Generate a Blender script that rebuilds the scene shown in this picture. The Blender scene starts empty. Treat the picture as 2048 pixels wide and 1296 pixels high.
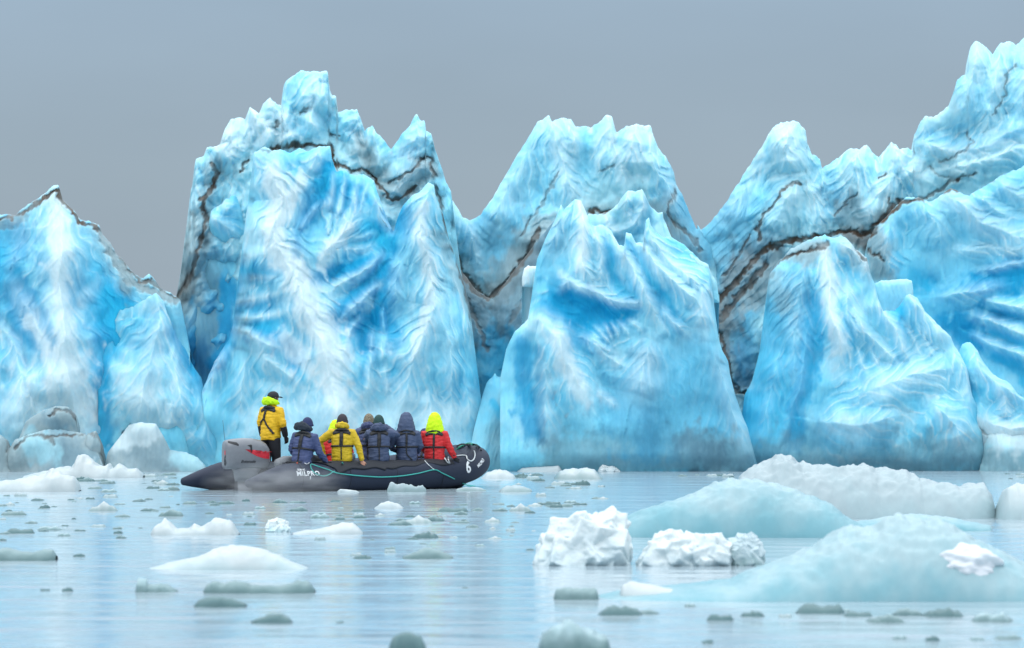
import bpy, bmesh, math, random
import numpy as np
from mathutils import Vector, Matrix
from mathutils.bvhtree import BVHTree

F = 7350.0; HZ = 796.0; CH = 1.8          # focal length in photo pixels, horizon row, camera height
scene = bpy.context.scene
COL = scene.collection

def P(px, py, Y):                          # a point of the place at distance Y
    return Vector(((px - 1024.0) / F * Y, Y, CH + (HZ - py) / F * Y))
def W(px, py):                             # a point on the water surface
    Y = CH * F / (py - HZ)
    return Vector(((px - 1024.0) / F * Y, Y, 0.0))

# ------------------------------------------------------------------ noise
def _h(ix, iy, s):
    n = (ix.astype(np.int64) * 374761393 + iy.astype(np.int64) * 668265263 + s * 1442695041) & 0x7fffffff
    n = ((n ^ (n >> 13)) * 1274126177) & 0x7fffffff
    return ((n ^ (n >> 16)) & 0xffff) / 65535.0
def noise(x, y, s=0):                      # gradient noise, about -1..1
    xi = np.floor(x); yi = np.floor(y); fx = x - xi; fy = y - yi
    u = fx * fx * fx * (fx * (fx * 6 - 15) + 10); v = fy * fy * fy * (fy * (fy * 6 - 15) + 10)
    def g(a, b):
        t = _h(xi + a, yi + b, s) * 2 * np.pi
        return np.cos(t) * (fx - a) + np.sin(t) * (fy - b)
    n0 = g(0, 0) * (1 - u) + g(1, 0) * u; n1 = g(0, 1) * (1 - u) + g(1, 1) * u
    return (n0 * (1 - v) + n1 * v) * 1.5
def fbm(x, y, s=0, o=4):
    r = 0; a = 1.0
    for k in range(o):
        r = r + a * noise(x, y, s + k * 7); x = x * 2.03 + 17.1; y = y * 2.03 - 9.3; a *= .5
    return r
def ss(a, b, x):
    t = np.clip((x - a) / (b - a), 0, 1); return t * t * (3 - 2 * t)

# ------------------------------------------------------------------ objects
def tag(o, label=None, cat=None, group=None, kind=None):
    if label: o['label'] = label
    if cat: o['category'] = cat
    if group: o['group'] = group
    if kind: o['kind'] = kind
    return o
def link(name, me, mat=None, parent=None):
    o = bpy.data.objects.new(name, me); COL.objects.link(o)
    if mat is not None and not me.materials: me.materials.append(mat)
    if parent is not None: o.parent = parent
    return o
def empty(name, loc=(0, 0, 0), rz=0.0):
    o = bpy.data.objects.new(name, None); COL.objects.link(o)
    o.location = loc; o.rotation_euler = (0, 0, rz); o.empty_display_size = .2
    return o
def np_mesh(name, V, Q, cols=None, smooth=True):
    me = bpy.data.meshes.new(name)
    V = np.asarray(V, np.float32); Q = np.asarray(Q, np.int32)
    k = Q.shape[1]
    me.vertices.add(len(V)); me.vertices.foreach_set('co', V.ravel())
    me.loops.add(Q.size); me.loops.foreach_set('vertex_index', Q.ravel())
    me.polygons.add(len(Q)); me.polygons.foreach_set('loop_start', np.arange(len(Q), dtype=np.int32) * k)
    me.polygons.foreach_set('loop_total', np.full(len(Q), k, np.int32))
    me.update(calc_edges=True)
    me.polygons.foreach_set('use_smooth', np.full(len(Q), smooth, bool))
    if cols is not None:
        a = me.color_attributes.new('Col', 'FLOAT_COLOR', 'POINT')
        c = np.ones((len(V), 4), np.float32); c[:, :3] = cols
        a.data.foreach_set('color', c.ravel())
    me.validate()
    return me
def pm(name, V, Fc, smooth=True):
    me = bpy.data.meshes.new(name); me.from_pydata([tuple(v) for v in V], [], [tuple(f) for f in Fc]); me.update()
    if smooth: me.polygons.foreach_set('use_smooth', [True] * len(me.polygons))
    return me
def lin(r, g, b):
    f = lambda c: (c / 255) / 12.92 if c <= 10 else (((c / 255) + .055) / 1.055) ** 2.4
    return (f(r), f(g), f(b))

# ------------------------------------------------------------------ materials
def mat(name):
    m = bpy.data.materials.new(name); m.use_nodes = True
    nt = m.node_tree; return m, nt, nt.nodes['Principled BSDF']
def plain(name, col, rough=.6, bump=0.0, scale=40.0, var=.12, metal=0.0, coat=0.0):
    m, nt, b = mat(name)
    N = nt.nodes; L = nt.links
    tc = N.new('ShaderNodeTexCoord')
    n = N.new('ShaderNodeTexNoise'); n.inputs['Scale'].default_value = scale; n.inputs['Detail'].default_value = 5
    L.new(tc.outputs['Object'], n.inputs['Vector'])
    r = N.new('ShaderNodeMapRange'); r.inputs['To Min'].default_value = 1 - var; r.inputs['To Max'].default_value = 1 + var
    r.inputs['From Min'].default_value = .25; r.inputs['From Max'].default_value = .75
    L.new(n.outputs['Fac'], r.inputs['Value'])
    mx = N.new('ShaderNodeVectorMath'); mx.operation = 'SCALE'; mx.inputs[0].default_value = col
    L.new(r.outputs[0], mx.inputs['Scale']); L.new(mx.outputs[0], b.inputs['Base Color'])
    b.inputs['Roughness'].default_value = rough; b.inputs['Metallic'].default_value = metal
    b.inputs['Coat Weight'].default_value = coat
    if bump:
        bp = N.new('ShaderNodeBump'); bp.inputs['Strength'].default_value = bump; bp.inputs['Distance'].default_value = .01
        L.new(n.outputs['Fac'], bp.inputs['Height']); L.new(bp.outputs[0], b.inputs['Normal'])
    return m
def ice_material(name='ice', sss=.45, rough=.55, bump=.16, scale=5.0):
    m, nt, b = mat(name); N = nt.nodes; L = nt.links
    a = N.new('ShaderNodeVertexColor'); a.layer_name = 'Col'
    tc = N.new('ShaderNodeTexCoord')
    mp = N.new('ShaderNodeMapping'); mp.inputs['Scale'].default_value = (1.0, 1.0, .55)
    L.new(tc.outputs['Object'], mp.inputs['Vector'])
    n = N.new('ShaderNodeTexNoise'); n.inputs['Scale'].default_value = scale; n.inputs['Detail'].default_value = 8; n.inputs['Roughness'].default_value = .62
    L.new(mp.outputs[0], n.inputs['Vector'])
    r = N.new('ShaderNodeMapRange'); r.inputs['From Min'].default_value = .3; r.inputs['From Max'].default_value = .7
    r.inputs['To Min'].default_value = .96; r.inputs['To Max'].default_value = 1.03
    L.new(n.outputs['Fac'], r.inputs['Value'])
    mx = N.new('ShaderNodeVectorMath'); mx.operation = 'SCALE'
    L.new(a.outputs['Color'], mx.inputs[0]); L.new(r.outputs[0], mx.inputs['Scale'])
    L.new(mx.outputs[0], b.inputs['Base Color'])
    v = N.new('ShaderNodeTexVoronoi'); v.inputs['Scale'].default_value = scale * 1.3
    L.new(mp.outputs[0], v.inputs['Vector'])
    ad = N.new('ShaderNodeMath'); ad.operation = 'MULTIPLY_ADD'; ad.inputs[1].default_value = .38
    L.new(v.outputs['Distance'], ad.inputs[0]); L.new(n.outputs['Fac'], ad.inputs[2])
    bp = N.new('ShaderNodeBump'); bp.inputs['Strength'].default_value = bump; bp.inputs['Distance'].default_value = .05
    L.new(ad.outputs[0], bp.inputs['Height']); L.new(bp.outputs[0], b.inputs['Normal'])
    b.inputs['Roughness'].default_value = rough; b.inputs['IOR'].default_value = 1.31
    if sss:
        b.inputs['Subsurface Weight'].default_value = sss
        b.inputs['Subsurface Radius'].default_value = (.7, .9, 1.0); b.inputs['Subsurface Scale'].default_value = .38
    b.inputs['Specular IOR Level'].default_value = .22
    return m
# ------------------------------------------------------------------ the iceberg
C = dict(W=lin(220,233,245), P=lin(170,219,239), M=lin(130,208,240), B=lin(40,178,226), D=lin(0,155,210), N=lin(25,115,165),
         G=lin(148,166,178), T=lin(92,172,210), K=lin(118,118,122), R=lin(96,80,72), S=lin(118,150,168), L=lin(138,212,242), V=lin(98,136,160))
C = {k: np.array(v)*np.array([.92, .96, .88]) for k, v in C.items()}
def pdist(X, Y, pts):
    best = np.full(X.shape, 1e9); sg = np.ones(X.shape); S = np.zeros(X.shape); acc = 0.0
    tot = sum(math.hypot(b[0]-a[0], b[1]-a[1]) for a, b in zip(pts, pts[1:]))
    for a, b in zip(pts, pts[1:]):
        dx, dy = b[0]-a[0], b[1]-a[1]; l = math.hypot(dx, dy) + 1e-6
        t = np.clip(((X-a[0])*dx + (Y-a[1])*dy) / l**2, 0, 1)
        d = np.hypot(X-a[0]-t*dx, Y-a[1]-t*dy)
        m = d < best
        best = np.where(m, d, best); sg = np.where(m, np.sign(dx*(Y-a[1]) - dy*(X-a[0])), sg); S = np.where(m, acc + t*l, S)
        acc += l
    return best, sg, S, tot
def seracs(X, Y, seed, cell, amp, stretch=1.6, ang=0.0, box=None):
    """upper envelope of tilted pyramids: broken blocks with flat faces and sharp edges"""
    rng = random.Random(seed)
    c, s = math.cos(ang), math.sin(ang)
    U = (X*c + Y*s) / cell; Vv = (-X*s + Y*c) / (cell*stretch)
    iu = np.floor(U); iv = np.floor(Vv); out = np.full(X.shape, -9.0)
    for a in (-1, 0, 1):
        for b in (-1, 0, 1):
            cu, cv = iu + a, iv + b
            sx = cu + .5 + (_h(cu, cv, seed) - .5)*.9; sy = cv + .5 + (_h(cu, cv, seed+1) - .5)*.9
            du = U - sx; dv = Vv - sy; th = _h(cu, cv, seed+2)*1.57; cc, s2 = np.cos(th), np.sin(th)
            e = np.maximum(np.abs(du*cc + dv*s2), np.abs(-du*s2 + dv*cc)*1.1)
            h = .55 + .6*_h(cu, cv, seed+3) - e + .45*(du*(_h(cu, cv, seed+4)-.5) + dv*(_h(cu, cv, seed+5)-.3))
            out = np.maximum(out, h)
    return out * amp

# crest lines: masses, points, half width, height (all in photo pixels; 1 px is 12.5 mm there), whiteness
RIDGES = [
  ('l', [(421,422),(440,440),(465,462),(480,480)], 18, 22, .7), ('l', [(442,402),(470,425)], 18, 18, .7), ('b', [(400,320),(385,400),(380,500),(372,560)], 40, 26, .3), ('b', [(460,262),(450,300),(470,330)], 26, 20, .6), ('b', [(500,220),(530,250),(560,280)], 24, 24, .8), ('b', [(542,198),(570,250),(600,285)], 22, 30, .9), ('b', [(640,150),(625,190),(620,230)], 26, 20, .8), ('b', [(620,215),(626,250),(622,280)], 16, 30, .9), ('b', [(712,222),(715,260),(706,290)], 20, 22, .5), ('b', [(833,232),(836,270),(800,330)], 26, 22, .6), ('b', [(858,320),(820,350),(790,380)], 12, 14, .4),
  ('B', [(600,500),(612,440),(650,350)], 14, -14, 0), ('B', [(795,430),(790,500),(768,600)], 22, -26, 0), ('B', [(640,552),(720,525)], 12, -16, 0), ('B', [(670,640),(740,560)], 12, -16, 0), ('B', [(470,560),(462,640)], 10, -10, 0), ('B', [(740,640),(735,690)], 14, -14, 0),
 ('E', [(1110,600),(1180,628),(1260,632)], 22, -34, 0), ('E', [(1040,700),(1062,860)], 22, -14, 0), ('E', [(1262,500),(1310,580),(1350,650)], 12, -12, 0), ('E', [(1300,780),(1420,760)], 60, -20, 0),
 ('A', [(216,600),(214,880)], 26, -30, 0), ('A', [(60,600),(112,710)], 14, -16, 0), ('G', [(1880,640),(1935,680)], 24, -30, 0), ('G', [(1860,570),(2060,548)], 20, -20, 0), ('F', [(1625,600),(1600,880)], 16, -10, 0), ('F', [(1765,585),(1800,640)], 10, -14, 0), ('a', [(350,650),(400,780)], 14, -10, 0),

 ('A', [(112,385),(125,450),(120,540),(125,640),(140,760),(150,860)], 62, 55, .9),
 ('A', [(28,575),(60,625),(95,690),(104,760),(100,820)], 34, 34, .9), ('A', [(-10,640),(25,690),(42,760),(48,850)], 30, 32, .7),
 ('A', [(190,560),(158,610),(143,660)], 26, 22, .7), ('A', [(170,450),(215,490),(240,545)], 34, 18, .5), ('A', [(60,440),(30,500),(15,560)], 26, 20, .3),
 ('A', [(75,700),(60,780),(70,860)], 26, 22, .8), ('A', [(112,700),(120,800)], 30, 20, .9),
 ('a', [(315,590),(322,640),(302,720),(285,800),(268,860)], 42, 40, .8), ('a', [(350,675),(342,720),(355,790),(372,850)], 24, 26, .7),
 ('a', [(270,690),(250,760),(236,840)], 22, 18, .6), ('a', [(345,790),(335,860)], 20, 20, .8), ('a', [(395,780),(412,850),(402,910)], 22, 20, .3),
 ('a', [(300,640),(262,680),(235,735)], 16, 12, .5), ('a', [(312,690),(275,735)], 12, 10, .5), ('a', [(322,660),(342,700)], 10, 10, .4),
 ('B', [(528,300),(544,358),(567,397),(547,452),(550,491),(584,536),(604,602),(631,663),(652,710),(668,770),(680,840)], 58, 46, 1.0),
 ('B', [(640,525),(662,490),(698,452),(712,420)], 26, 22, .9), ('B', [(606,352),(590,390),(570,420)], 22, 18, .9), ('B', [(640,300),(612,345)], 18, 16, .7),
 ('B', [(667,352),(661,395),(650,430)], 9, 14, .7), ('B', [(692,360),(680,400),(668,440)], 9, 14, .7), ('B', [(716,366),(708,419),(695,455)], 10, 15, .8), ('B', [(738,370),(722,410),(712,440)], 8, 12, .6),
 ('B', [(750,388),(764,430),(786,464)], 14, 20, .7), ('B', [(640,408),(616,436),(600,470)], 13, 18, .5), ('B', [(658,428),(652,480)], 9, 14, .6), ('B', [(687,422),(678,456),(660,500)], 10, 14, .7),
 ('B', [(766,508),(735,535),(698,560),(660,585)], 14, 24, .7), ('B', [(756,568),(730,592),(700,618),(680,640)], 13, 22, .7), ('B', [(812,508),(795,544),(788,580),(795,620)], 26, 26, .4),
 ('B', [(859,360),(848,419),(838,474),(860,516),(864,558),(872,613),(850,660),(832,710),(815,770),(800,830)], 40, 34, .8),
 ('B', [(752,470),(722,476),(695,478)], 10, 12, .5), ('B', [(752,490),(715,496),(680,500)], 9, 10, .5),
 ('B', [(450,402),(480,415),(520,450),(545,470)], 18, 20, .6), ('B', [(421,422),(440,440),(465,462),(520,480)], 20, 22, .6), ('B', [(474,362),(505,366),(545,372)], 16, 16, .5), ('B', [(500,300),(512,330),(536,356)], 16, 18, .6),
 ('B', [(473,530),(500,512),(535,500)], 14, 18, .7), ('B', [(478,558),(520,552),(572,556)], 14, 20, .8), ('B', [(472,604),(520,590),(578,586)], 13, 18, .8), ('B', [(470,637),(530,628),(596,624)], 12, 17, .8), ('B', [(476,580),(510,572)], 8, 10, .6),
 ('B', [(460,660),(490,664),(520,680),(566,706)], 16, 22, .8), ('B', [(446,702),(432,735),(418,780)], 18, 22, .6), ('B', [(495,722),(483,772),(478,830)], 18, 20, .6), ('B', [(520,700),(560,740),(600,770)], 20, 18, .7),
 ('B', [(718,636),(702,668),(682,706)], 13, 20, .6), ('B', [(764,608),(768,640),(774,668)], 10, 20, .3), ('B', [(770,660),(766,700),(770,730)], 12, 20, .4), ('B', [(748,664),(744,700)], 10, 14, .5),
 ('B', [(746,700),(734,772),(728,800)], 14, 20, .7), ('B', [(770,730),(778,800)], 14, 18, .6), ('B', [(787,700),(821,736),(850,752)], 16, 18, .7), ('B', [(835,650),(805,690),(796,740)], 18, 16, .5),
 ('B', [(880,640),(900,690),(905,760),(900,840)], 20, 18, .5), ('B', [(840,560),(820,600),(828,640)], 16, 14, .5), ('B', [(700,800),(705,880)], 26, 16, .5), ('B', [(860,780),(868,880)], 24, 20, .6),
 ('B', [(890,500),(905,560),(925,620),(945,700)], 14, 14, .4), ('B', [(560,760),(550,850)], 26, 16, .3), ('B', [(935,760),(945,860)], 16, 18, .4),
 ('E', [(1157,396),(1168,459),(1163,524),(1180,556),(1196,576)], 24, 26, .9), ('E', [(1184,452),(1199,490),(1202,540),(1199,578)], 16, 22, .9), ('E', [(1150,400),(1120,440),(1095,500)], 26, 16, .5),
 ('E', [(1207,450),(1236,488),(1273,551),(1297,606),(1323,656)], 20, 30, .9), ('E', [(1257,466),(1297,511),(1341,558),(1392,600),(1420,640)], 26, 36, .9),
 ('E', [(1297,438),(1306,480),(1346,528),(1390,560),(1410,600)], 24, 32, .9), ('E', [(1118,550),(1168,577),(1236,600),(1275,603),(1296,590)], 18, 20, .5),
 ('E', [(1317,608),(1341,642),(1378,672)], 16, 22, .8), ('E', [(1190,655),(1206,676),(1226,690)], 9, 15, .7), ('E', [(1210,650),(1222,668),(1230,684)], 8, 14, .7), ('E', [(1227,646),(1240,664),(1243,680)], 8, 14, .7), ('E', [(1244,642),(1258,660),(1262,676)], 8, 13, .6), ('E', [(1262,640),(1278,655),(1285,672)], 8, 12, .6),
 ('E', [(1173,677),(1200,694),(1236,706)], 14, 20, .7), ('E', [(1040,655),(1079,643),(1119,676),(1132,726),(1152,768),(1175,800)], 34, 34, .9), ('E', [(1165,679),(1218,712),(1268,738)], 18, 20, .7),
 ('E', [(1086,700),(1090,790),(1100,880)], 18, 20, .4), ('E', [(1230,596),(1215,560),(1208,530)], 12, 12, .5), ('E', [(1190,780),(1215,800),(1240,812)], 14, 14, .7), ('E', [(1400,560),(1408,620),(1402,660)], 30, 26, .9),
 ('E', [(1300,680),(1290,720),(1270,790)], 44, 26, .7), ('E', [(1425,700),(1460,800),(1490,900)], 30, 24, .4), ('E', [(1140,560),(1120,580)], 12, 10, .5), ('E',[(1236,490),(1240,540),(1262,580)],9,12,.5),
 ('C', [(1100,236),(1110,290),(1131,330),(1142,370),(1160,410)], 30, 30, .8), ('C', [(1131,240),(1148,280),(1150,330)], 20, 22, .8), ('C', [(1222,234),(1228,281),(1243,343),(1250,380)], 22, 30, .9), ('C', [(1275,255),(1262,300),(1265,350)], 44, 40, .8),
 ('C', [(1305,330),(1340,380),(1352,440)], 30, 30, .4), ('C', [(1195,262),(1205,300),(1190,340)], 14, 14, .6), ('C', [(930,440),(945,480),(965,540)], 20, 20, .5), ('C', [(1060,290),(1010,390),(985,450)], 40, 16, .4), ('C', [(1135,420),(1110,470),(1070,520)], 34, 20, .4),
 ('H', [(1256,385),(1250,420),(1262,450)], 16, 22, .8), ('H', [(1284,382),(1288,420),(1270,450),(1240,462)], 14, 26, .9), ('H', [(1215,430),(1225,455),(1245,470)], 12, 16, .8),
 ('D', [(1580,246),(1572,300),(1586,350)], 50, 50, .8), ('D', [(1600,358),(1560,420),(1545,470)], 40, 36, .4), ('D', [(1612,358),(1640,420),(1650,455)], 26, 30, .5), ('D', [(1636,322),(1650,400),(1665,440)], 20, 16, .2), ('D', [(1725,295),(1705,350),(1680,420)], 40, 34, .3),
 ('D', [(1790,345),(1760,390),(1730,450)], 34, 34, .6), ('D', [(1786,288),(1805,340),(1850,360)], 34, 30, .6), ('D', [(1955,92),(1950,150),(1925,230)], 34, 44, .5), ('D', [(2000,95),(1990,170),(1975,260)], 26, 34, .5), ('D', [(1850,240),(1840,280),(1900,300),(1960,290),(2060,250)], 26, 34, .7),
 ('D', [(1540,300),(1500,370),(1450,430)], 30, 14, .5), ('D', [(2048,140),(2040,230)], 30, 30, .5), ('D', [(1880,345),(1960,320),(2060,290)], 20, 26, .7),
 ('F', [(1651,498),(1662,560),(1662,620),(1674,666),(1682,751)], 26, 34, .9), ('F', [(1616,515),(1600,580),(1592,660),(1585,760)], 26, 16, .3), ('F', [(1675,482),(1700,500),(1732,519),(1736,560)], 26, 30, .7), ('F', [(1690,560),(1700,640),(1728,690)], 16, 18, .6),
 ('F', [(1747,568),(1759,612),(1793,666),(1828,738)], 18, 30, .9), ('F', [(1816,590),(1843,618),(1880,658),(1905,680)], 26, 34, .8), ('F', [(1705,618),(1730,664),(1786,712),(1800,740)], 16, 24, .8), ('F', [(1716,700),(1728,730),(1742,755)], 9, 14, .7), ('F', [(1738,690),(1755,730),(1765,752)], 9, 14, .7),
 ('F', [(1700,700),(1705,745)], 9, 12, .6), ('F', [(1762,690),(1785,735)], 8, 12, .6), ('F', [(1843,625),(1850,680),(1870,730)], 16, 16, .6), ('F', [(1800,640),(1830,680),(1850,730)], 10, 14, .6), ('F', [(1715,790),(1780,765),(1860,745),(1900,738)], 44, 34, .8),
 ('F', [(1900,690),(1930,740),(1950,820)], 26, 26, .6), ('F', [(1640,840),(1720,850),(1800,830)], 40, 30, .6), ('F', [(1860,800),(1910,850),(1930,900)], 40, 30, .6), ('F', [(1560,700),(1540,780),(1520,870)], 20, 14, .2), ('F',[(1620,640),(1600,760),(1570,870)],14,12,.2),
 ('g', [(1945,690),(1962,735),(2002,770),(2060,805)], 26, 34, .7), ('g', [(1990,760),(2010,800),(2020,850)], 20, 24, .8), ('g', [(1975,840),(2020,860),(2060,850)], 30, 26, .8), ('g', [(1930,720),(1950,780)], 12, 16, .3),
 ('G', [(1971,598),(2010,606),(2060,622)], 14, 28, .7), ('G', [(1951,630),(1990,645),(2060,672)], 16, 32, .7), ('G', [(1951,668),(1995,690),(2060,716)], 16, 30, .6), ('G', [(1840,398),(1870,440),(1880,500)], 34, 30, .4), ('G', [(1885,385),(1930,410),(1965,450),(2060,480)], 34, 34, .8),
 ('G', [(1950,385),(1990,420),(2030,440)], 20, 26, .5), ('G', [(1780,450),(1770,500),(1790,550)], 26, 20, .4), ('G', [(2000,360),(2030,390),(2060,400)], 24, 20, .6), ('G', [(1870,590),(1930,585),(2000,570)], 18, 22, .5), ('G', [(1900,500),(1980,495),(2060,500)], 20, 18, .7), ('G', [(1960,545),(2060,520)], 12, 14, .6),
]
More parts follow.
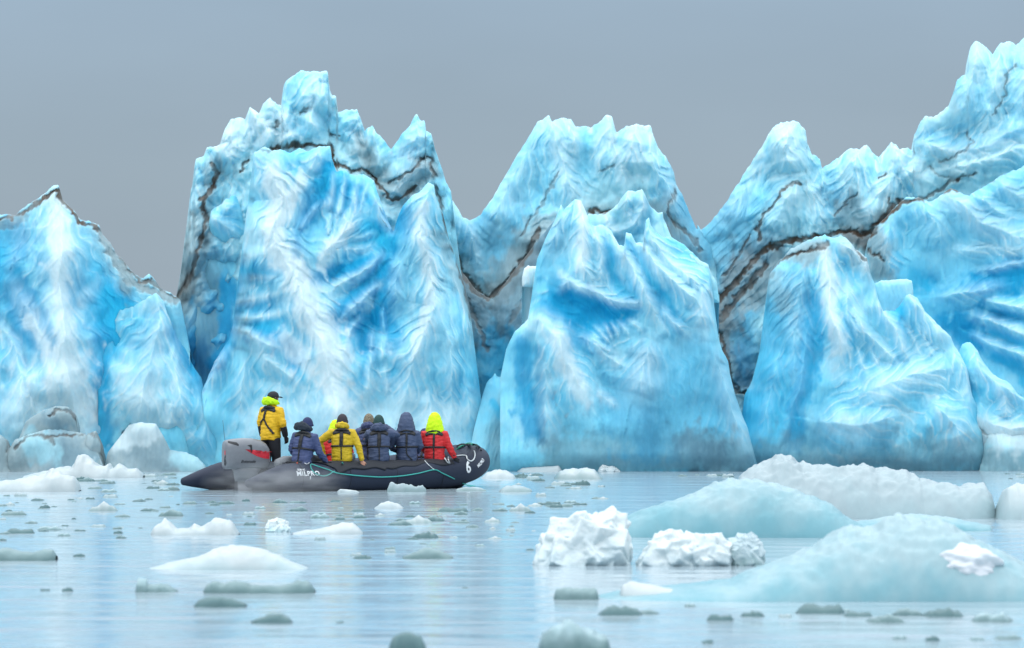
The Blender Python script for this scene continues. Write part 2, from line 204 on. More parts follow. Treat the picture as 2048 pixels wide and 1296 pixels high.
# the ice's own colour: bands of clear blue ice, bubbly white ice, dirty and sandy layers
PAINT = [
 ('B', [(544,350),(566,397),(547,452),(550,491),(584,536),(604,602),(631,663),(652,710),(668,770),(690,830)], 17, 'W', .85), ('B', [(640,528),(662,492),(695,455)], 9, 'W', .7), ('B', [(606,352),(585,390)], 8, 'W', .7), ('B', [(848,420),(838,474),(858,520),(864,560),(850,640),(830,710)], 9, 'W', .7), ('A', [(112,400),(122,470),(118,540),(124,640),(140,760)], 14, 'W', .8), ('A', [(60,640),(98,700),(104,790)], 8, 'W', .6), ('F', [(1652,510),(1662,580),(1664,640),(1678,700)], 11, 'W', .7), ('E', [(1160,410),(1166,470),(1164,530)], 8, 'W', .7), ('E', [(1120,552),(1168,578),(1236,602),(1275,604)], 6, 'W', .3), ('E', [(1120,680),(1135,740),(1160,790)], 14, 'W', .6),
 ('l', [(420,560),(425,640),(400,720)], 34, 'V', .75), ('l', [(455,560),(455,640),(430,720)], 12, 'D', .8), ('l', [(400,700),(410,760)], 16, 'N', .6), ('l', [(430,480),(455,520)], 16, 'M', .6), ('1', [(110,900),(150,930),(120,940)], 34, 'V', .55), ('1', [(270,900),(330,925)], 30, 'V', .35), ('1', [(70,890),(90,900)], 20, 'P', .6), ('1', [(240,880),(300,860)], 18, 'W', .6), ('1', [(100,840),(110,850)], 14, 'V', .5), ('1', [(360,915),(390,930)], 16, 'P', .5),
 ('2', [(1980,920),(2060,920)], 20, 'S', .7), ('2', [(1990,870),(2030,880)], 20, 'W', .6), ('3', [(1400,590),(1440,590)], 14, 'M', .5), ('3', [(1750,590),(1800,600)], 16, 'M', .6),

 ('A', [(30,470),(10,540),(40,620),(60,680)], 26, 'D', .85), ('A', [(60,600),(95,660),(110,700)], 14, 'D', .8), ('A', [(215,600),(212,700),(214,800),(216,900)], 30, 'D', .8), ('A', [(240,600),(232,680)], 30, 'D', .7), ('A', [(150,570),(158,600)], 16, 'D', .6), ('A', [(95,480),(88,560)], 12, 'B', .6),
 ('A', [(190,560),(215,620)], 34, 'B', .7), ('A', [(15,730),(10,840)], 12, 'T', .6), ('A', [(140,700),(128,760)], 12, 'M', .6), ('A', [(50,830),(160,830)], 50, 'W', .5), ('A', [(140,730),(150,800)], 30, 'W', .6), ('A', [(250,540),(255,570)], 16, 'S', .8), ('A', [(0,470),(0,560)], 20, 'B', .6),
 ('a', [(205,680),(202,800),(212,905)], 16, 'D', .8), ('a', [(350,660),(385,740),(405,780)], 14, 'D', .8), ('a', [(300,640),(240,700)], 16, 'B', .5), ('a', [(415,800),(420,880)], 30, 'T', .5), ('a', [(230,620),(300,610)], 16, 'S', .4), ('a', [(280,800),(330,860)], 30, 'W', .5), ('a', [(300,700),(290,760)], 14, 'B', .5), ('a', [(400,760),(430,860)], 14, 'T', .5),
 ('B', [(656,335),(640,380),(616,425),(606,470),(600,520)], 15, 'D', .95), ('B', [(622,400),(606,440)], 16, 'D', .8), ('B', [(660,365),(700,380),(740,400)], 16, 'B', .7), ('B', [(668,375),(655,420)], 7, 'D', .7), ('B', [(695,375),(680,430)], 6, 'D', .7), ('B', [(725,375),(700,440)], 6, 'D', .6),
 ('B', [(786,400),(800,440),(792,480),(775,520),(785,560),(765,620),(760,640)], 20, 'D', .95), ('B', [(735,520),(690,535),(640,550),(620,560)], 14, 'D', .95), ('B', [(770,520),(735,565),(690,615),(665,645)], 14, 'D', .9), ('B', [(755,620),(720,650),(735,690)], 17, 'D', .85), ('B', [(785,640),(792,690)], 10, 'D', .7),
 ('B', [(735,460),(770,480)], 20, 'B', .9), ('B', [(440,520),(440,620),(425,700)], 20, 'T', .9), ('B', [(462,560),(462,640),(440,700),(415,745)], 15, 'D', .95), ('B', [(430,690),(405,740)], 14, 'N', .7), ('B', [(425,530),(420,640)], 12, 'V', .7), ('B', [(460,500),(490,545),(550,540)], 16, 'B', .9), ('B', [(520,660),(570,690),(590,725)], 14, 'D', .8), ('B', [(480,612),(560,605)], 10, 'D', .6), ('B', [(490,540),(560,530)], 12, 'B', .7), ('B', [(500,648),(560,645)], 9, 'B', .8),
 ('B', [(430,470),(450,500)], 24, 'M', .6), ('B', [(600,560),(570,600)], 14, 'M', .5), ('B', [(740,720),(720,760)], 10, 'B', .7), ('B', [(775,770),(790,740)], 8, 'B', .6), ('B', [(900,560),(880,640),(900,700)], 14, 'M', .8), ('B', [(480,360),(500,400),(560,430)], 30, 'M', .6), ('B', [(580,300),(570,340)], 10, 'B', .6), ('B', [(560,860),(640,850),(740,850),(880,870)], 60, 'W', .45),
 ('B', [(820,500),(810,620)], 20, 'M', .6), ('B', [(845,700),(870,760)], 20, 'M', .6), ('B', [(880,470),(905,540),(935,620)], 9, 'S', .6), ('B', [(645,480),(620,520)], 20, 'M', .7), ('B', [(920,780),(960,760)], 20, 'B', .5), ('B',[(570,680),(620,740)],16,'W',.6), ('B',[(600,560),(640,640),(680,720)],22,'W',.7),
 ('b', [(385,440),(395,500),(385,560),(350,600)], 26, 'G', .5), ('b', [(430,330),(415,400),(420,450),(390,540)], 13, 'V', .6), ('b', [(640,250),(700,250)], 26, 'M', .6), ('b', [(560,215),(570,250),(590,265)], 14, 'M', .6), ('b', [(820,250),(860,300),(900,400),(930,480)], 40, 'M', .7), ('b', [(790,300),(830,330)], 18, 'B', .4), ('b', [(460,280),(520,260),(560,275)], 26, 'W', .5),
 ('b', [(725,300),(760,350),(790,390),(850,340)], 20, 'G', .8), ('b', [(400,560),(380,640)], 40, 'G', .8), ('b', [(420,640),(400,720)], 28, 'D', .8), ('b', [(430,520),(440,620)], 30, 'T', .6), ('b', [(385,640),(390,690)], 20, 'T', .4), ('b', [(400,700),(405,760)], 20, 'N', .6), ('b', [(600,160),(640,160)], 30, 'M', .3),
 ('V', [(945,540),(975,600),(1020,600),(1080,500)], 50, 'V', .95), ('V', [(950,620),(990,690),(1030,650)], 40, 'V', .9), ('V', [(985,690),(1000,720)], 24, 'N', .5), ('V', [(1000,560),(1050,580)], 30, 'S', .6), ('V', [(1000,740),(1040,860)], 60, 'B', .5),
 ('C', [(1100,330),(1060,420),(1000,520)], 60, 'M', .5), ('C', [(960,460),(980,540)], 34, 'T', .7), ('C', [(1040,400),(1010,500)], 18, 'T', .5), ('C', [(1165,270),(1170,340)], 10, 'M', .8), ('C', [(1250,260),(1240,300)], 8, 'M', .7), ('C', [(1090,460),(1040,520),(1000,580)], 26, 'G', .8), ('C', [(1200,390),(1260,380)], 30, 'P', .6),
 ('C', [(1320,430),(1370,470),(1400,520)], 26, 'S', .95), ('C', [(1360,400),(1400,470),(1430,500)], 26, 'T', .8), ('C', [(1300,440),(1340,400)], 10, 'S', .6), ('C', [(1330,470),(1370,500)], 24, 'V', .7), ('C', [(1340,340),(1360,400)], 16, 'T', .5), ('C', [(1170,430),(1260,430)], 22, 'G', .5), ('C',[(1310,460),(1330,475)],12,'K',.8),
 ('H', [(1300,410),(1290,450),(1240,470)], 14, 'T', .6), ('H', [(1240,420),(1245,450)], 12, 'P', .6), ('H', [(1225,480),(1260,490)], 12, 'N', .4),
 ('E', [(1128,590),(1180,612),(1250,620)], 20, 'D', .98), ('E', [(1100,610),(1160,625),(1220,640)], 22, 'D', .9), ('E', [(1110,570),(1130,600)], 16, 'D', .7), ('E', [(1255,490),(1290,545),(1310,590),(1340,630)], 13, 'B', .9), ('E', [(1215,500),(1240,560),(1262,590)], 15, 'B', .7), ('E', [(1150,640),(1160,680)], 16, 'D', .7), ('E', [(1190,660),(1215,690)], 8, 'B', .7),
 ('E', [(1044,690),(1052,780),(1066,860)], 15, 'D', .75), ('E', [(1078,700),(1080,860)], 10, 'N', .4), ('E', [(1330,620),(1360,660)], 12, 'B', .7), ('E', [(1310,500),(1360,560),(1400,600)], 10, 'M', .7), ('E', [(1180,480),(1185,550)], 8, 'M', .6), ('E', [(1110,480),(1110,540)], 26, 'T', .5), ('E', [(1200,740),(1220,765)], 14, 'T', .8),
 ('E', [(1330,740),(1400,720),(1450,760)], 50, 'T', .75), ('E', [(1280,800),(1400,830),(1470,840)], 60, 'T', .7), ('E', [(1120,915),(1250,900),(1380,905),(1500,910)], 30, 'S', .6), ('E', [(1200,928),(1320,915),(1500,928)], 20, 'V', .4), ('E', [(1260,840),(1300,880)], 40, 'T', .7), ('E', [(1380,880),(1430,920)], 22, 'V', .7), ('E',[(1300,830),(1295,900)],16,'N',.25),
 ('k', [(970,760),(1000,830)], 26, 'T', .5), ('k', [(985,805),(1000,832),(1030,812)], 6, 'B', .7), ('k', [(1030,900),(1080,890)], 20, 'N', .4), ('k', [(1000,880),(1020,930)], 40, 'P', .4),
 ('D', [(1440,440),(1480,470),(1440,540)], 60, 'T', .75), ('D', [(1500,380),(1540,430)], 30, 'M', .8), ('D', [(1520,520),(1460,620),(1430,680)], 46, 'V', .85), ('D', [(1560,440),(1640,460)], 20, 'P', .6), ('D', [(1655,380),(1690,420)], 18, 'T', .7), ('D', [(1700,420),(1740,470)], 24, 'S', .8), ('D', [(1700,470),(1730,485)], 13, 'K', .95),
 ('D', [(1580,270),(1590,300)], 40, 'P', .6), ('D', [(1940,190),(1980,200)], 24, 'M', .8), ('D', [(2040,180),(2048,220)], 20, 'M', .7), ('D', [(1850,270),(1920,292),(2048,262)], 9, 'B', .6), ('D', [(1900,330),(1960,350)], 24, 'P', .6), ('D', [(1480,640),(1500,740)], 30, 'T', .8), ('D', [(1480,700),(1490,760)], 16, 'N', .5),
 ('D', [(1460,560),(1500,520)], 16, 'K', .5), ('D', [(1430,610),(1450,650)], 24, 'K', .7), ('D', [(1560,520),(1500,600)], 16, 'G', .7), ('D', [(1955,110),(1960,140)], 20, 'P', .6),
 ('F', [(1540,640),(1560,760),(1530,870)], 50, 'B', .6), ('F', [(1625,600),(1620,700),(1600,800),(1590,880)], 16, 'D', .65), ('F', [(1590,560),(1560,640)], 24, 'T', .6), ('F', [(1690,600),(1700,680)], 9, 'B', .6), ('F', [(1765,590),(1800,650)], 12, 'B', .9), ('F', [(1800,610),(1780,600)], 14, 'B', .8), ('F', [(1860,640),(1900,690)], 10, 'M', .5),
 ('F', [(1500,900),(1700,912),(1960,905)], 26, 'S', .6), ('F', [(1640,870),(1760,880)], 22, 'T', .6), ('F', [(1500,932),(1980,932)], 16, 'V', .45), ('F', [(1500,800),(1480,870)], 24, 'B', .6), ('F', [(1560,480),(1620,500)], 24, 'G', .8), ('F', [(1700,490),(1740,530)], 16, 'G', .6), ('F', [(1540,560),(1570,610)], 16, 'G', .5), ('F', [(1740,640),(1760,690)], 8, 'M', .7), ('F', [(1950,760),(1955,840)], 8, 'B', .7),
 ('g', [(1930,730),(1945,800)], 12, 'B', .7), ('g', [(1970,730),(2048,800)], 12, 'B', .5), ('g', [(1950,900),(2048,910)], 30, 'S', .8), ('g', [(1960,860),(2048,880)], 20, 'W', .6), ('g',[(1980,925),(2048,930)],18,'V',.7),
 ('G', [(1870,560),(1960,560),(2060,545)], 24, 'D', .95), ('G', [(1880,620),(1920,650),(1940,680)], 24, 'D', .9), ('G', [(1830,560),(1870,600)], 24, 'B', .8), ('G', [(1960,610),(1945,660)], 8, 'D', .7), ('G', [(1985,625),(2060,645)], 9, 'D', .8), ('G', [(1990,660),(2060,695)], 8, 'B', .8), ('G', [(2000,710),(2060,760)], 14, 'B', .8), ('G', [(1990,440),(2040,380)], 20, 'M', .7),
 ('G', [(1750,480),(1760,540)], 20, 'G', .8), ('G', [(1900,430),(1930,470)], 20, 'M', .7), ('G', [(1850,470),(1900,540)], 34, 'M', .8), ('G', [(1960,480),(1940,520)], 24, 'M', .6), ('G', [(1965,420),(1975,440)], 16, 'B', .4), ('G',[(1840,620),(1900,600)],18,'M',.6),
]
# thin sediment layers, squeezed dark between the ice: masses, points, half width, colour, strength
BANDS = [
 ('1', [(96,834),(112,822),(130,818),(146,826),(154,842)], 3, 'K', .7), ('1', [(30,900),(45,880),(60,872),(100,874),(140,872),(170,868)], 3, 'R', .6), ('1', [(96,872),(108,888)], 4, 'R', .5), 
 ('a', [(236,884),(262,852)], 3, 'R', .6), ('1', [(182,862),(200,880),(206,915)], 3, 'R', .5), ('1', [(12,900),(20,870)], 4, 'K', .6),

 ('A', [(-20,440),(40,430),(75,405),(108,382),(118,378),(122,400),(148,428),(160,446),(196,456),(225,500),(242,518),(258,545),(285,566),(300,560),(330,586),(352,594)], 4.5, 'R', .95), ('A', [(-20,445),(20,448),(45,430)], 13, 'K', .8),
 ('A', [(205,470),(235,525),(262,565),(300,582),(350,604)], 9, 'G', .9),
 ('b', [(350,598),(375,565),(398,500),(412,440),(405,400),(425,375),(432,345),(425,330)], 5, 'R', .85), ('b', [(350,604),(385,575),(402,520),(410,470)], 10, 'K', .55), ('b', [(495,320),(488,335),(480,345)], 3, 'R', .8),
 ('b', [(545,299),(570,292),(600,289)], 5.5, 'R', .9), ('b', [(600,290),(640,291),(664,292),(662,308),(674,330),(692,338),(712,341),(735,342),(748,352),(768,385),(785,402),(806,392),(830,372)], 3.4, 'R', .85), ('b', [(780,365),(820,345),(852,312),(866,316),(860,330),(868,350)], 3, 'K', .8), ('b', [(868,375),(880,398),(884,420)], 3, 'R', .7),
 ('b', [(550,252),(558,245)], 3, 'K', .7), ('b', [(600,230),(615,215)], 2.5, 'K', .5), ('b',[(660,270),(680,272)],2,'K',.6),
 ('B', [(884,420),(893,460),(910,510),(925,560),(945,640),(965,700)], 3.6, 'R', .7), ('B', [(520,300),(545,300)], 3, 'K', .5),
 ('VC', [(895,455),(915,520),(935,560),(960,590),(978,597),(1000,578),(1030,545),(1056,510),(1068,480),(1078,462)], 6, 'R', .85), ('VC', [(920,520),(950,590),(985,610),(1030,560),(1070,500)], 15, 'K', .5), ('VC', [(930,590),(960,660),(975,700)], 5, 'K', .6), ('V', [(1060,540),(1050,600),(1020,640)], 6, 'K', .4),
 ('C', [(1118,345),(1100,380),(1085,410),(1060,440),(1045,470)], 3, 'K', .5), ('C', [(1230,328),(1200,345)], 2, 'K', .45), ('C', [(1352,380),(1338,410),(1336,430),(1350,445)], 3, 'K', .6), ('C', [(1350,445),(1390,480),(1400,500)], 4, 'R', .5),
 ('H', [(1178,420),(1184,426),(1192,415),(1200,421),(1206,428),(1218,420)], 3.2, 'R', .85), ('C', [(1178,420),(1184,426),(1192,415),(1200,421),(1206,428),(1218,420)], 4, 'R', .85),
 ('D', [(1400,600),(1425,604),(1450,590),(1475,560),(1505,525),(1530,498),(1560,488),(1600,478),(1650,470),(1700,462),(1730,470),(1760,445),(1780,420),(1800,402)], 6, 'R', .95), ('D', [(1400,625),(1440,640),(1480,590),(1530,530)], 8, 'R', .7), ('D', [(1430,640),(1450,700),(1462,760),(1480,788),(1500,786),(1530,745),(1560,705)], 4.5, 'R', .9), ('D',[(1440,650),(1465,730),(1490,770),(1530,720)],11,'K',.5),
 ('D', [(1600,366),(1575,370),(1560,385),(1548,410),(1525,430),(1514,455),(1520,480)], 3.2, 'R', .7), ('D', [(1500,470),(1480,510),(1450,550)], 3, 'K', .6), ('D', [(1775,345),(1760,355)], 2.5, 'R', .7), ('D', [(1715,385),(1690,410),(1670,430)], 2.5, 'K', .5), ('D', [(1778,395),(1782,408),(1770,430)], 4, 'R', .7),
 ('D', [(1800,400),(1850,395),(1880,380),(1915,355),(1950,345)], 3.4, 'R', .6), ('D', [(2030,130),(2012,150),(2010,190),(1985,230)], 2.6, 'K', .45), ('D', [(1932,268),(1945,285),(1930,300),(1880,325)], 2.4, 'K', .5), ('D', [(1860,335),(1880,350),(1920,358)], 2.5, 'K', .4), ('D', [(1915,355),(1918,362)], 4, 'R', .8),
 ('G', [(1735,475),(1760,445),(1800,405),(1840,397),(1880,382),(1930,378),(1960,366),(1990,350),(2060,318)], 5, 'R', .9), ('G', [(1735,500),(1770,520)], 3, 'R', .7),
 ('F', [(1530,540),(1560,520),(1600,505),(1640,496),(1652,500)], 3.5, 'R', .8), ('F', [(1640,490),(1655,488)], 6, 'K', .7), ('F', [(1545,545),(1520,590),(1505,640)], 5, 'K', .5), ('F', [(1710,500),(1735,520),(1765,524)], 3, 'R', .7),
 ('g', [(1960,860),(1975,870),(1980,880)], 3, 'R', .35),
]

def build_mass(key, name, top, base, Y0, parent, material, col='P', seed=1, lean=60, jag=4.0, step=2.0, roll=26, fin=10.0, block=0.0,
               blockcell=46, blockang=0.0, back=70, blue=.35, strat=None, label=None, basew=None):
    rng = np.random.default_rng(seed)
    tx = np.array([p[0] for p in top], float); ty = np.array([p[1] for p in top], float)
    for i in range(1, len(tx)): tx[i] = max(tx[i], tx[i-1] + .6)
    xs = np.arange(tx[0], tx[-1] + .01, step)
    tp = np.interp(xs, tx, ty)
    # broken, angular skyline
    j = (noise(xs/19, xs*0, seed) + .6*noise(xs/7.3, xs*0+3, seed+3)); j2 = 1 - np.abs(noise(xs/11, xs*0+9, seed+5))*2
    tp = tp + jag*(j - .5*j2)
    tp = np.minimum(tp, base - 4)
    h = base - tp
    for q in range(60):
        h[1:] = np.minimum(h[1:], h[:-1] + 8*step); h[:-1] = np.minimum(h[:-1], h[1:] + 8*step)
    tp = base - h
    nv = int(h.max() / 2.3); v = np.linspace(0, 1, nv)
    kk = np.exp(-np.linspace(-2.5, 2.5, 61)**2); kk /= kk.sum()
    hs = np.minimum(np.convolve(np.pad(h, 30, 'edge'), kk, 'valid'), h*1.2)
    PX = np.repeat(xs[None, :], nv, 0); PY = base - (v[:, None]*hs[None, :] + v[:, None]**5*(h - hs)[None, :])
    X, Y = PX.copy(), PY.copy()
    wx = X + 6*fbm(X/80, Y/80, seed+11, 2) + .7*noise(X/16, Y/16, seed+12); wy = Y + 6*fbm(X/80+5, Y/80, seed+13, 2) + .7*noise(X/16, Y/16+4, seed+14)
    R = np.zeros(X.shape); Wt = np.zeros(X.shape)
    fx = np.zeros(X.shape); fw = np.full(X.shape, 1e-6)
    for (ks, pts, w, hh, wh) in RIDGES:
        if key not in ks: continue
        x0 = min(p[0] for p in pts) - 4.4*w; x1 = max(p[0] for p in pts) + 4.4*w
        i0, i1 = np.searchsorted(xs, [x0, x1])
        if i1 - i0 < 2: continue
        sl = np.s_[:, i0:i1]
        d, sg, s, tot = pdist(wx[sl], wy[sl], pts)
        tt = s/tot; tap = np.minimum(1, .45 + 2.2*np.minimum(tt, 1-tt))
        d = d*(1 + .15*noise(X[sl]/30, Y[sl]/30, seed+21))
        wl = w*np.where(sg > 0, 1.25, .85)
        prof = (.8*np.clip(1 - d/(1.75*wl), 0, 1)**1.2 + .2*np.clip(1 - d/(3.4*wl), 0, 1)**2)*tap
        r = hh*(1.3 if hh > 0 else 1.5)*prof
        if hh < 0: R[sl] += r; continue
        q = R[sl]; R[sl] = np.maximum(q, r) + np.minimum(q, r)*.2
        Wt[sl] = np.maximum(Wt[sl], wh*tap*np.exp(-(d/(w*.72))**2))
        # fins leave the crest slantwise
        wgt = np.maximum(np.exp(-d/(w*1.8)) - .14, 0)*w*ss(0, .2, np.minimum(tt, 1-tt))
        lam = 25 + w*.36
        ph = (s - d*(.9 if Y0 else 1)*np.where(sg > 0, 1.7, 2.1))/lam + .45*noise(X[sl]/50, Y[sl]/50, seed+31) + sg*.3
        fr = ph - np.floor(ph)
        saw = np.where(fr < .8, fr/.8, (1-fr)/.2)
        f2 = ph*2.6 + .7*noise(X[sl]/25, Y[sl]/25, seed+33); f2 = f2 - np.floor(f2); saw = .7*saw + .3*np.where(f2 < .8, f2/.8, (1-f2)/.2)
        win = wgt > fw[sl]; fx[sl] = np.where(win, saw, fx[sl]); fw[sl] = np.where(win, wgt, fw[sl])
    saw = fx
    sub = fbm((X+Y*.25*np.sin(seed))/7, Y/46, seed+35, 2)          # fine drip-worn fluting
    conf = np.clip(fw/10, 0, 1)
    R = R + .72*fin*saw*conf*(.6+.6*noise(X/50, Y/50, seed+41))*(.15 + .85*ss(base-60, base-420, PY))
    R = R + 1.3*sub
    R = R + 26*fbm(X/130, Y/150, seed+51, 2) + 1.1*(1-np.abs(fbm(wx/40, wy/60, seed+61, 2))*1.6) + .28*fbm(X/8, Y/12, seed+71, 2)
    R = R + seracs(wx, wy, seed+81, 40, 1.0 if not block else 4, 2.3, .3*math.sin(seed)) 
    if block:
        bl = seracs(wx, wy, seed+91, blockcell, block, 1.3, blockang) + seracs(wx, wy, seed+97, blockcell*.45, block*.35, 1.2, blockang+.4)
        R = R + bl
    if strat is not None:                      # layered ice: fine steps along a dipping direction
        a, lam, amp, (cx, cy, cr) = strat
        q = (X*math.sin(a) + Y*math.cos(a) + 6*fbm(X/50, Y/50, seed+5, 2))/lam
        fr = q - np.floor(q); m = np.exp(-(((X-cx)**2 + (Y-cy)**2)/cr**2))
        R = R + amp*fr*m
    # edges turn away from the viewer, giving the mass its thickness
    dt = np.full(X.shape, 1e9); K = int(roll/step) + 1; tpp = np.pad(tp, K, 'edge')
    for k in range(-K, K+1):
        tk = tpp[K+k:K+k+len(tp)][None, :]
        dt = np.minimum(dt, np.hypot(k*step, np.maximum(PY - tk, 0)))
    if key == '3': dt = np.minimum(np.minimum(dt, base - PY), np.minimum(X - xs[0], xs[-1] - X))
    rr = np.clip(1 - dt/roll, 0, 1)
    R = R - roll*.9*(1 - np.sqrt(np.clip(1 - rr**2, 0, 1)))
    R = R + lean*(PY - tp.min())/(base - tp.min())
    if basew:                                   # the waterline is smoothed and undercut by the sea
        bq = ss(basew, 0, base - PY); R = R*(1 - .35*bq) + 10*bq
    # ---- colour of the ice itself
    # (bubbly white, clear blue and silty grey ice)
    c = np.repeat(np.repeat(C[col][None, None, :], X.shape[0], 0), X.shape[1], 1).copy()
    def mixc(f, k2): 
        nonlocal c
        f = np.clip(f, 0, 1)[..., None]; c = c*(1-f) + C[k2]*f
    mo = fbm(X/70, Y/90, seed+101, 4)
    mixc(blue*.8*ss(-.1, .9, mo), 'B'); mixc(.22*ss(-.05, .9, -mo), 'W')
    mixc(.6*conf*(1-saw)**1.3*ss(-.5, .4, mo+.2), 'B'); mixc(.5*conf*ss(.6, 1, saw), 'W')
    for pas in (0, 1):
        for (ks, pts, w, ck, st) in PAINT:
            if key not in ks: continue
            if (ck in 'W') != (pas == 1): continue
            m = 2.6*w + 20
            x0 = min(p[0] for p in pts) - m; x1 = max(p[0] for p in pts) + m
            i0, i1 = np.searchsorted(xs, [x0, x1])
            if i1 - i0 < 2: continue
            sl = np.s_[:, i0:i1]
            d, sg, s, tot = pdist(wx[sl], wy[sl], pts)
            d = d*(1 + .55*fbm(X[sl]/22, Y[sl]/30, seed+111, 3)) - w*.35*(saw[sl]-.5)*conf[sl]
            f = np.zeros(X.shape); f[sl] = st*ss(2.0*w, .5*w, d); mixc(f, ck)
        if pas == 0: mixc(Wt*(.45+.3*saw), 'W')
    st_ = np.zeros(X.shape)
    for (ks, pts, w, ck, st) in BANDS:
        if key not in ks: continue
        ax = X + 5*fbm(X/17, Y/17, 7, 3); ay = Y + 5*fbm(X/17+3, Y/17, 9, 3)
        d, sg, s, tot = pdist(ax, ay, pts)
        d = d + w*.45*fbm(X/10, Y/10, seed+121, 2)
        st2 = st*.55 if ck == 'K' and w > 6 else min(1, st*1.1); f = st2*ss(1.3*w, .55*w, d); mixc(.3*st*ss(5*w, w, d), 'G'); mixc(f*(.9+.25*noise(X/20, Y/20, 3)), ck); st_ = np.maximum(st_, f)
    R = R - 7*st_
    c = c*(1 + .04*fbm(X/5, Y/9, seed+131, 2)[..., None]) 
    # ---- to world, and close the back
    Yd = Y0 - R*0.0125
    def tow(px, py, yd): return np.stack([(px-1024)/F*yd, yd, CH + (HZ-py)/F*yd], -1)
    Vf = tow(PX, PY, Yd)
    nb = 10; w2 = np.linspace(0, 1, nb+1)[1:]
    top3 = Vf[-1]; bk = []
    for q in w2:
        b = top3.copy(); b[:, 1] += back*.0125*math.sin(q*1.57) + .5*q*(h*.0125)
        b[:, 2] = top3[:, 2]*(1-q**1.6) + (-.3)*q**1.6 + .15*noise(xs/30, xs*0+q*6, seed+9)*q
        bk.append(b)
    VV = np.concatenate([Vf, np.array(bk)], 0)
    CC = np.concatenate([c, np.repeat(c[-1:], nb, 0)], 0)
    r, cN = VV.shape[:2]
    idx = np.arange(r*cN).reshape(r, cN)
    Q = np.stack([idx[:-1, :-1], idx[:-1, 1:], idx[1:, 1:], idx[1:, :-1]], -1).reshape(-1, 4)
    me = np_mesh(name, VV.reshape(-1, 3), Q, np.clip(CC.reshape(-1, 3), .01, .93))
    o = link(name, me, material, parent); o.location = -parent.location
    if label: o['label'] = label
    return o

